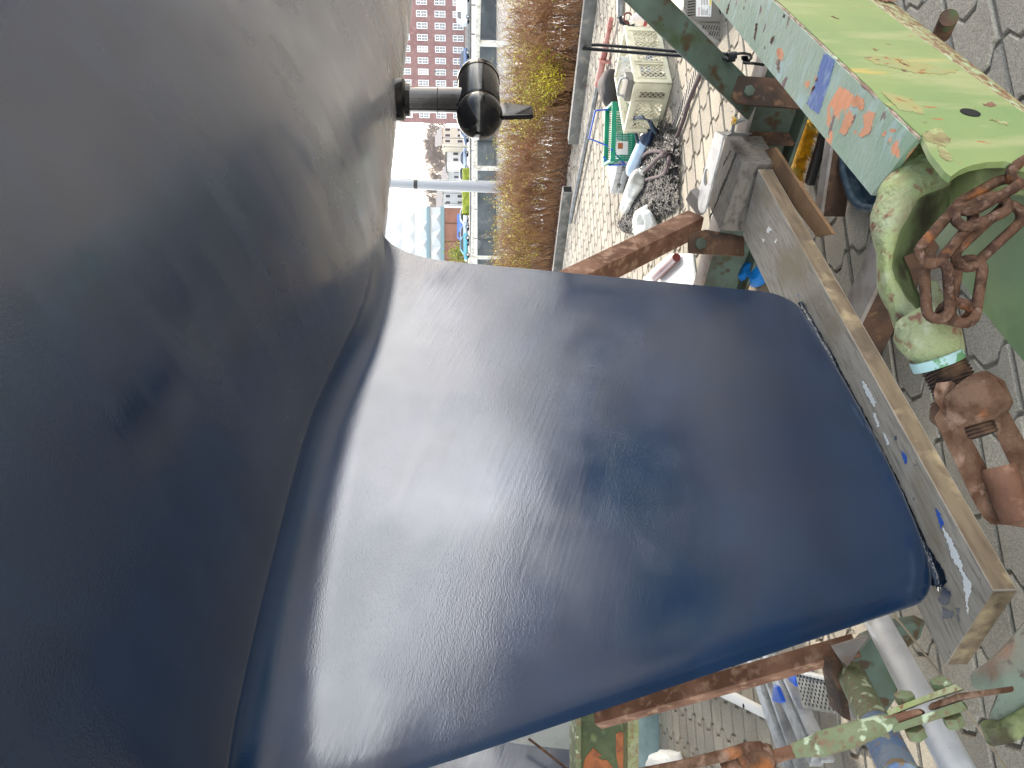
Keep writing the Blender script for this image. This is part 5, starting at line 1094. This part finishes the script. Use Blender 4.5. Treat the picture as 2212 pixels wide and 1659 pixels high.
# jetty with a white railing beyond the hedge
r0, r1 = aty(1034, 0, 15.0), aty(1020, 540, 15.0)
zr = 1.0
ra, rb = atz(1034, 0, zr), atz(1020.5, 540, zr); rd = (rb - ra).normalized(); rnn = V((rd.y, -rd.x, 0)); rnn = rnn if rnn.y > 0 else -rnn
jt = thing('jetty', 'jetty with a white painted wooden railing beyond the hedge', 'jetty', V((ra.x, ra.y, -.3)))
mb = MB(); a, b_ = ra - rd * 5, rb + rd * 26; mb.bar(V((a.x, a.y, -.36)) + rnn * .5, V((b_.x, b_.y, -.36)) + rnn * .5, 1.3, .12); mb.build('deck', MT['drust'], jt)
mb = MB(); mb.bar(a, b_, .09, .10); mb.build('rail', MT['whitewood'], jt, bevel=.01)
def railat(v):
    p = onp(1025, v, ra, V((rd.y, -rd.x, 0))); return p
ps = [railat(93), railat(363), railat(556)]; stp = (ps[2] - ps[1]).dot(rd)
for t in [(ps[0] - ra).dot(rd) - (ps[1] - ps[0]).dot(rd) * 1.0, (ps[0] - ra).dot(rd), (ps[1] - ra).dot(rd)] + [(ps[2] - ra).dot(rd) + stp * k for k in range(5)]:
    p = ra + rd * t; mb = MB(); mb.bx(V((p.x, p.y, .32)), .10, .10, 1.26, 0); mb.build('post', MT['whitewood'], jt, bevel=.008)
pil = [ra + rd * t + rnn * .5 for t in (-3, 3, 9, 15, 21)]
for p in pil: mb = MB(); mb.cyl(V((p.x, p.y, -2.5)), V((p.x, p.y, -.42)), .12, 10); mb.build('pile', MT['quay'], jt, smooth=.6)
mp0, mp1 = aty(1170, 409, 16.3), aty(560, 386, 16.3)
ms = thing('mast', 'pale grey round mast standing on the jetty beyond the hedge', 'mast', V((mp0.x, mp0.y, -.3)))
mb = MB(); mb.tube([V((mp0.x, mp0.y, -.3)), mp0.lerp(mp1, .5), mp1], [.125, .092, .075], 20); mb.build('pole', MT['mast'], ms, smooth=.8)
cc = aty(898, 398.5, 16.3); dm = (mp1 - mp0).normalized(); mb = MB(); mb.cyl(cc - dm * .04, cc + dm * .04, .10, 20); mb.build('collar', MT['matblack'], ms, smooth=.6)
mb = MB(); mb.cyl(aty(1170, 396, 16.35), aty(560, 379, 16.35), .022, 8); mb.build('track', MT['alu'], ms, smooth=1)

# ------------------------------------------------------------------ across the harbour
def house_box(mb, x0, x1, y0, y1, z0, z1, mi=0): mb.add([(x0, y0, z0), (x1, y0, z0), (x1, y1, z0), (x0, y1, z0), (x0, y0, z1), (x1, y0, z1), (x1, y1, z1), (x0, y1, z1)], [(0, 1, 5, 4), (1, 2, 6, 5), (2, 3, 7, 6), (3, 0, 4, 7), (4, 5, 6, 7), (0, 3, 2, 1)], mi)
c0 = aty(1011, 268, 140); c0.z = 0; c1 = aty(1011, 0, 128); c1.z = 0
bd = (c1 - c0).normalized(); bn = V((bd.y, -bd.x, 0)); bn = bn if bn.y < 0 else -bn
bb = thing('brick_building', 'red brown brick block with rows of white grid windows across the harbour', 'building', c0)
BLEN = 46
mb = MB(); mb.box(c0 + bd * BLEN / 2 - bn * 7 + V((0, 0, 8.4)), bd * BLEN / 2, bn * 7, V((0, 0, 8.4))); mb.build('wall', MT['brick'], bb)
mb = MB(); mb.box(c0 + bd * BLEN / 2 - bn * 7 + V((0, 0, 17)), bd * (BLEN / 2 + .3), bn * 7.3, V((0, 0, .25))); mb.build('roof', MT['roofg'], bb)
mb = MB(); mb.box(c0 + bd * BLEN / 2 + bn * .03 + V((0, 0, .3)), bd * BLEN / 2, bn * .06, V((0, 0, .3))); mb.build('plinth', MT['concrete'], bb)
def window_mesh(curt):
    mb = MB(); w_, h_ = 1.02, 1.8
    def pc(x0, x1, z0, z1, d_, mi): mb.box(bd * (x0 + x1) / 2 + V((0, 0, (z0 + z1) / 2)) + bn * d_ / 2, bd * abs(x1 - x0) / 2, bn * d_ / 2, V((0, 0, (z1 - z0) / 2)), mi)
    pc(-w_ / 2, w_ / 2, -h_ / 2, h_ / 2, .05, curt)
    for x in (-w_ / 2 + .06, w_ / 2 - .06): pc(x - .06, x + .06, -h_ / 2, h_ / 2, .12, 0)
    for z in (-h_ / 2 + .06, h_ / 2 - .06): pc(-w_ / 2 + .12, w_ / 2 - .12, z - .06, z + .06, .118, 0)
    pc(-.06, .06, -h_ / 2 + .12, h_ / 2 - .12, .11, 0); pc(-w_ / 2 + .12, -.06, .10, .22, .108, 0); pc(.06, w_ / 2 - .12, .10, .22, .108, 0)
    for sx in (-1, 1):
        for zz_ in (-.35, .52): pc(min(sx * .06, sx * .40), max(sx * .06, sx * .40), zz_ - .02, zz_ + .02, .09, 0)
        pc(sx * .23 - .018, sx * .23 + .018, -h_ / 2 + .12, .10, .088, 0)
    return mb
protos = []
for i in (1, 2):
    wm_ = window_mesh(i); o = wm_.build('window', [MT['frame'], MT['pane'], MT['pane2']], None, loc=(0, 0, 0)); protos.append(o)
first = {0: True, 1: True}
for fl in range(5):
    for cn in range(13):
        k = 1 if q.random() < .22 else 0
        o = protos[k] if first[k] else protos[k].copy()
        if not first[k]: col.objects.link(o)
        first[k] = False
        o.parent = bb; o.location = bd * (1.45 + cn * 1.86) + V((0, 0, 1.78 + fl * 3.03)) + bn * .01
for k in (0, 1):
    if first[k]: bpy.data.objects.remove(protos[k])
# pale low houses with tiled roofs
def low_house(u0, u1, v0, v1, y, lab, wallm, nwin, roof=True, dep=8):
    a, b_ = aty(u1, v1, y), aty(u0, v0, y); x0, x1 = a.x, b_.x; ht = b_.z
    t = thing('low_house', lab, 'house', V(((x0 + x1) / 2, y, -.03)))
    mb = MB(); house_box(mb, x0, x1, y, y + dep, -.03, ht); mb.build('wall', wallm, t)
    mb = MB()
    if roof: mb.prism([V((x0 - .4, y - .4, ht + .01)), V((x1 + .4, y - .4, ht + .01)), V((x1 - .6, y + dep * .5, ht + 1.6)), V((x0 + .6, y + dep * .5, ht + 1.6))], (0, .25, .12)); 
    else: house_box(mb, x0 - .2, x1 + .2, y - .2, y + dep, ht + .005, ht + .3)
    mb.build('roof', MT['roofg'], t)
    for i in range(nwin[0]):
        for j in range(nwin[1]):
            cx = x0 + (x1 - x0) * (i + .5) / nwin[0]; cz = ht * (j + .55) / nwin[1]
            f_ = MB(); f_.bx((cx, y - .04, cz), min(1.3, (x1 - x0) / nwin[0] * .55), .07, min(1.3, ht / nwin[1] * .5)); w_ = f_.build('window', MT['frame'], t)
            f_ = MB(); f_.bx((cx, y - .09, cz), min(1.1, (x1 - x0) / nwin[0] * .44), .03, min(1.1, ht / nwin[1] * .4)); f_.build('pane', MT['pane'], w_)
low_house(955, 1008, 274, 312, 170, 'cream two storey house next to the brick block', MT['cream2'], (3, 2))
low_house(965, 1008, 313, 352, 176, 'white flat roofed low house in the row beyond the quay', MT['frame'], (3, 1), False)
low_house(968, 1008, 354, 400, 184, 'pale grey low house with hipped roof left of the white one', MT['grey2'], (4, 1))
low_house(956, 1008, 402, 446, 190, 'pale grey taller house beside the white panelled facade', MT['grey2'], (3, 2))
# red brown shed with the white faceted car park facade above and behind it
a, b_ = aty(1008, 600, 152), aty(960, 449, 152)
sh = thing('red_shed', 'long red brown shed with a dark band along its eaves', 'shed', V(((a.x + b_.x) / 2, 152, -.03)))
mb = MB(); house_box(mb, a.x, b_.x, 152, 160, -.03, b_.z); mb.build('wall', MT['redbrown'], sh)
mb = MB(); house_box(mb, a.x, b_.x + .1, 151.6, 160.2, b_.z + .003, b_.z + .7); mb.build('eaves_band', M('teal_grey_band', rgb(120, 146, 150), .6), sh)
for k in range(6): mb = MB(); mb.bx((b_.x - 3 - k * 3.6, 151.94, (b_.z) / 2), .12, .1, b_.z - .3); mb.build('post', MT['pinkrust'], sh)
a, b_ = aty(1008, 640, 166), aty(815, 446, 166)
wf = thing('white_facade', 'white building faced with rows of triangular panels across the harbour', 'building', V(((a.x + b_.x) / 2, 166, -.03)))
mb = MB(); house_box(mb, a.x, b_.x, 166, 190, -.03, b_.z + 3); mb.build('wall', MT['grey2'], wf)
zb0 = aty(955, 500, 166).z; rows = 6; rh = (b_.z + 3 - zb0) / rows; cw_ = 3.7
mb = MB(); mg = MB()
for r_ in range(rows):
    for c_ in range(int((b_.x - a.x) / cw_) + 1):
        x0 = a.x + c_ * cw_ + (cw_ / 2 if r_ % 2 else 0); z0 = zb0 + r_ * rh + .2; z1 = z0 + rh - .5
        if x0 + cw_ > b_.x: continue
        ap = V((x0 + cw_ * .42, 165.1, z0 + (z1 - z0) * .45))
        A_, B_, C_, D_ = V((x0, 165.97, z0)), V((x0 + cw_ * .9, 165.97, z0)), V((x0 + cw_ * .62, 165.97, z1)), V((x0 - cw_ * .1, 165.97, z1 - .4))
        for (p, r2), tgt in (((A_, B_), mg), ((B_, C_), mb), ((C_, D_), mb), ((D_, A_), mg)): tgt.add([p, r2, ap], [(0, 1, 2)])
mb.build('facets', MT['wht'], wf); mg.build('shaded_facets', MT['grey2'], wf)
for u_ in (925, 955): zz_ = aty(u_, 500, 165).z; mb = MB(); house_box(mb, a.x, b_.x + .05, 165.0, 165.98, zz_ - .35, zz_ + .35); mb.build('floor_band', M('blue_grey_band', rgb(128, 150, 158), .6), wf)
# bare trees
def bare_tree(x, y, H, seed, lab):
    rr = random.Random(seed); t = thing('bare_tree', lab, 'tree', V((x, y, -.03)), 'bare trees across the harbour'); tb, cbm = MB(), MB()
    tb.tube([V((x, y, -.03)), V((x + rr.gauss(0, .1), y, H * .25)), V((x + rr.gauss(0, .3), y, H * .45))], [.3, .24, .2], 7)
    def grow(p, d_, L_, r_, lv):
        e = p + d_ * L_; m_ = p.lerp(e, .5) + V((rr.gauss(0, .06), rr.gauss(0, .06), .05)) * L_; cbm.tube([p, m_, e], [r_, r_ * .8, r_ * .6], 3, cap=False)
        if lv == 0: return
        for _ in range(4 if lv > 1 else 5):
            f_ = rr.uniform(.35, 1); b0 = p.lerp(m_, f_ * 2) if f_ < .5 else m_.lerp(e, f_ * 2 - 1)
            nd = (d_ + V((rr.gauss(0, .55), rr.gauss(0, .55), rr.gauss(.1, .4)))).normalized(); grow(b0, nd, L_ * rr.uniform(.5, .75), r_ * .6, lv - 1)
    for _ in range(8):
        f_ = rr.uniform(.5, 1.0); grow(V((x, y, H * .45 * f_)), V((rr.gauss(0, .6), rr.gauss(0, .6), 1)).normalized(), H * .32, .15, 4)
    tb.build('trunk', MT['bark'], t, smooth=1); cbm.build('crown', MT['bark'], t, smooth=2)
for i, (v_, y, H, lab) in enumerate(((280, 205, 12.0, 'wide bare tree behind the cream house'), (305, 214, 13.0, 'tall bare tree behind the white flat roofed house'), (334, 208, 12.5, 'bare tree behind the left end of the white house'), (362, 202, 12.2, 'bare tree behind the hipped roof house'), (418, 210, 13, 'bare tree right behind the pale grey mast'), (440, 204, 11.5, 'bare tree standing against the white panelled facade'), (290, 222, 12.4, 'bare tree farthest back behind the cream house'), (349, 226, 12.8, 'bare tree farthest back behind the hipped roof house'), (378, 206, 11.8, 'bare tree just right of the pale grey mast'))):
    p = aty(1000, v_, y); bare_tree(p.x, y, H, 40 + i, lab)
# low clipped hedge and shrubs on the far quay, kerb rail, lamp posts
p0, p1 = aty(1000, 463, 122), aty(1000, 366, 122); mb = MB(); mb.grid(lambda i, j: V((p0.x + (p1.x - p0.x) * i, 122 + .8 * math.cos(math.pi * j), -.03 + (1.15 + .12 * noise.noise(V((i * 9, j * 2, 0)))) * math.sin(math.pi * j) ** .6)), 60, 8)
for p in mb.v: p += noise.noise_vector(p * 2.2) * .1
o = mb.build('clipped_hedge', MT['hedge2'], smooth=1.5); tag(o, 'long low yellow green hedge on the far quay', 'hedge')
kr = MB(); kr.prism([(-60, 66, .42), (60, 66, .42), (60, 66.12, .42), (-60, 66.12, .42)], (0, 0, .14))
for k in range(-24, 25): kr.bx((k * 2.5, 66.06, .19), .1, .1, .44)
o = kr.build('kerb_rail', MT['quay']); tag(o, 'low dark rail along the top of the far quay wall', 'rail')
for i, (v_, y, ut, lab) in enumerate(((156, 120, 941, 'thin lamp post in front of the brick block'), (299, 130, 957, 'thin lamp post in front of the cream house'), (318, 140, 960, 'thin lamp post in front of the white flat roofed house'), (418, 130, 958, 'thin lamp post just left of the pale grey mast'), (440, 128, 962, 'thin lamp post at the white panelled facade'))):
    p = aty(1011, v_, y); tp = aty(ut, v_, y); t = thing('lamp_post', lab, 'lamp post', V((p.x, y, -.03)), 'lamp posts on the far quay')
    mb = MB(); mb.tube([V((p.x, y, -.03)), V((p.x, y, tp.z))], [.09, .055], 8); mb.build('pole', MT['galv'], t, smooth=1); mb = MB(); mb.ell(V((p.x, y, tp.z + .06)), V((.25, 0, 0)), V((0, .15, 0)), V((0, 0, .1)), 10, 6); mb.build('lamp_head', MT['galv'], t, smooth=1)
# parked cars
def car(v_, y, L_, H, mat, lab, yaw=0, van=False):
    p = aty(1011, v_, y); t = thing('parked_van' if van else 'parked_car', lab, 'van' if van else 'car', V((p.x, y, -.03)), 'vehicles parked on the far quay')
    Wd = 1.75; ca, sa = math.cos(yaw), math.sin(yaw)
    def Q(x, yy, z): return V((p.x + x * ca - yy * sa, y + x * sa + yy * ca, z - .03))
    h = L_ / 2
    if van: prof = [(-h, .35), (-h, H * .55), (-h + .1, H * .62), (-h + .55, H * .95), (-h + .8, H), (h - .15, H), (h, H * .93), (h, .35)]
    else: prof = [(-h, .35), (-h, .62), (-h + .12, .78), (-h + .95, .92), (-h + 1.65, H - .06), (-h + 2.1, H), (h - 1.2, H - .02), (h - .45, .98), (h - .06, .88), (h, .6), (h - .04, .35)]
    mb = MB(); mb.prism([Q(x, -Wd / 2, z) for x, z in prof], Q(0, Wd, 0) - Q(0, 0, 0)); mb.build('body', mat, t, bevel=.07, smooth=.8)
    gl = [(-h + 1.12, .95), (-h + 1.72, H - .12), (-h + 2.1, H - .08), (h - 1.25, H - .09), (h - .62, .98)] if not van else [(-h + .3, H * .63), (-h + .62, H * .9), (-h + 1.5, H * .9), (-h + 1.5, H * .63)]
    for sg in (-1, 1):
        mb = MB(); mb.prism([Q(x, sg * Wd / 2, z) for x, z in gl], Q(0, sg * .02, 0) - Q(0, 0, 0)); mb.build('side_window', MT['glass'], t)
    for x in (-h + .8, h - .8):
        for sg in (-1, 1): mb = MB(); mb.cyl(Q(x, sg * (Wd / 2 - .2), .31), Q(x, sg * (Wd / 2 + .02), .31), .31, 16); w_ = mb.build('wheel', MT['tyre'], t, smooth=.6); mb = MB(); mb.cyl(Q(x, sg * (Wd / 2 + .015), .31), Q(x, sg * (Wd / 2 + .03), .31), .19, 12); mb.build('rim', MT['alu'], w_)
for a_ in ((18, 120, 5.0, 2.1, MT['carwhite'], 'white van in front of the right part of the brick block', 0, True), (137, 122, 4.3, 1.5, MT['cardark'], 'dark blue car parked in front of the brick block'), (284, 132, 4.3, 1.5, MT['cardark'], 'dark blue car parked in front of the cream house'),
           (348, 138, 4.2, 1.5, MT['carsilver'], 'silver blue car parked in front of the white flat roofed house'), (382, 142, 4.5, 1.6, MT['carwhite'], 'white car half hidden by the low hedge'), (470, 128, 4.2, 1.5, MT['carwhite'], 'white car at the right end of the red shed'),
           (493, 134, 4.6, 2.0, MT['carblue'], 'bright blue van in front of the red shed', 0, True), (509, 124, 4.1, 1.45, MT['carsilver'], 'silver car in front of the bright blue van'), (534, 120, 4.2, 1.5, MT['carteal'], 'teal car parked nearest the keel edge')): car(*a_)
p = aty(1000, 547, 140); mb = MB()
for i in range(500):
    c = V((p.x + q.gauss(0, .9), 140 + q.gauss(0, .8), max(.1, 1.6 + q.gauss(0, 1.0)))); e1 = V((q.gauss(0, 1), q.gauss(0, 1), q.gauss(0, 1))).normalized(); e2 = e1.orthogonal().normalized(); mb.add([c - e1 * .22, c + e2 * .16, c + e1 * .22, c - e2 * .16], [(0, 1, 2, 3)])
t = thing('spring_bush', 'yellow green bush in front of the red shed', 'bush', V((p.x, 140, -.03))); mb.build('leaves', MT['hedge2'], t); mb = MB()
for i in range(9): mb.tube([V((p.x, 140, -.03)), V((p.x + q.gauss(0, .6), 140 + q.gauss(0, .6), 1.8))], [.06, .03], 5)
mb.build('stems', MT['bark'], t)
# unseen yacht added on the far side of this one to shade the paving
def add_shade_yacht(off, along, lab, k=1.0):
    t = thing('unseen_shade_yacht', lab, 'yacht', W(-.4, 0, 0))
    for ch in list(yacht.children):
        if ch.name.split('.')[0] in ('hull', 'keel'):
            c = ch.copy(); c.data = ch.data.copy(); col.objects.link(c); c.parent = t; c.location = (0, 0, ZB)
            if ch.name.startswith('hull'): c.data.materials[0] = MT['topside']
    t.location = V(t.location) + RK * off + LK * along
    t.scale = (k, k, k)
    return t
add_shade_yacht(-3.5, -.2, 'added white hulled yacht, unseen, shading the paving left of the navy yacht', 1.25)
# unseen timbers added right of the camera, reflecting as a dark bar
for i, (r_, z_, w_) in enumerate(((3.35, .10, .2), (3.6, .10, .2), (3.46, .30, .2))):
    mb = MB(); mb.bar(W(1.2 + .1 * i, r_, z_), W(5.2 - .15 * i, r_, z_), w_, .198); o = mb.build('reflection_timber', MT['mosswood'], bevel=.006)
    tag(o, ('added dark timber at the near side of the reflected stack', 'added dark timber at the far side of the reflected stack', 'added dark timber on top of the reflected stack')[i], 'timber', 'unseen timbers added for the keel reflection')
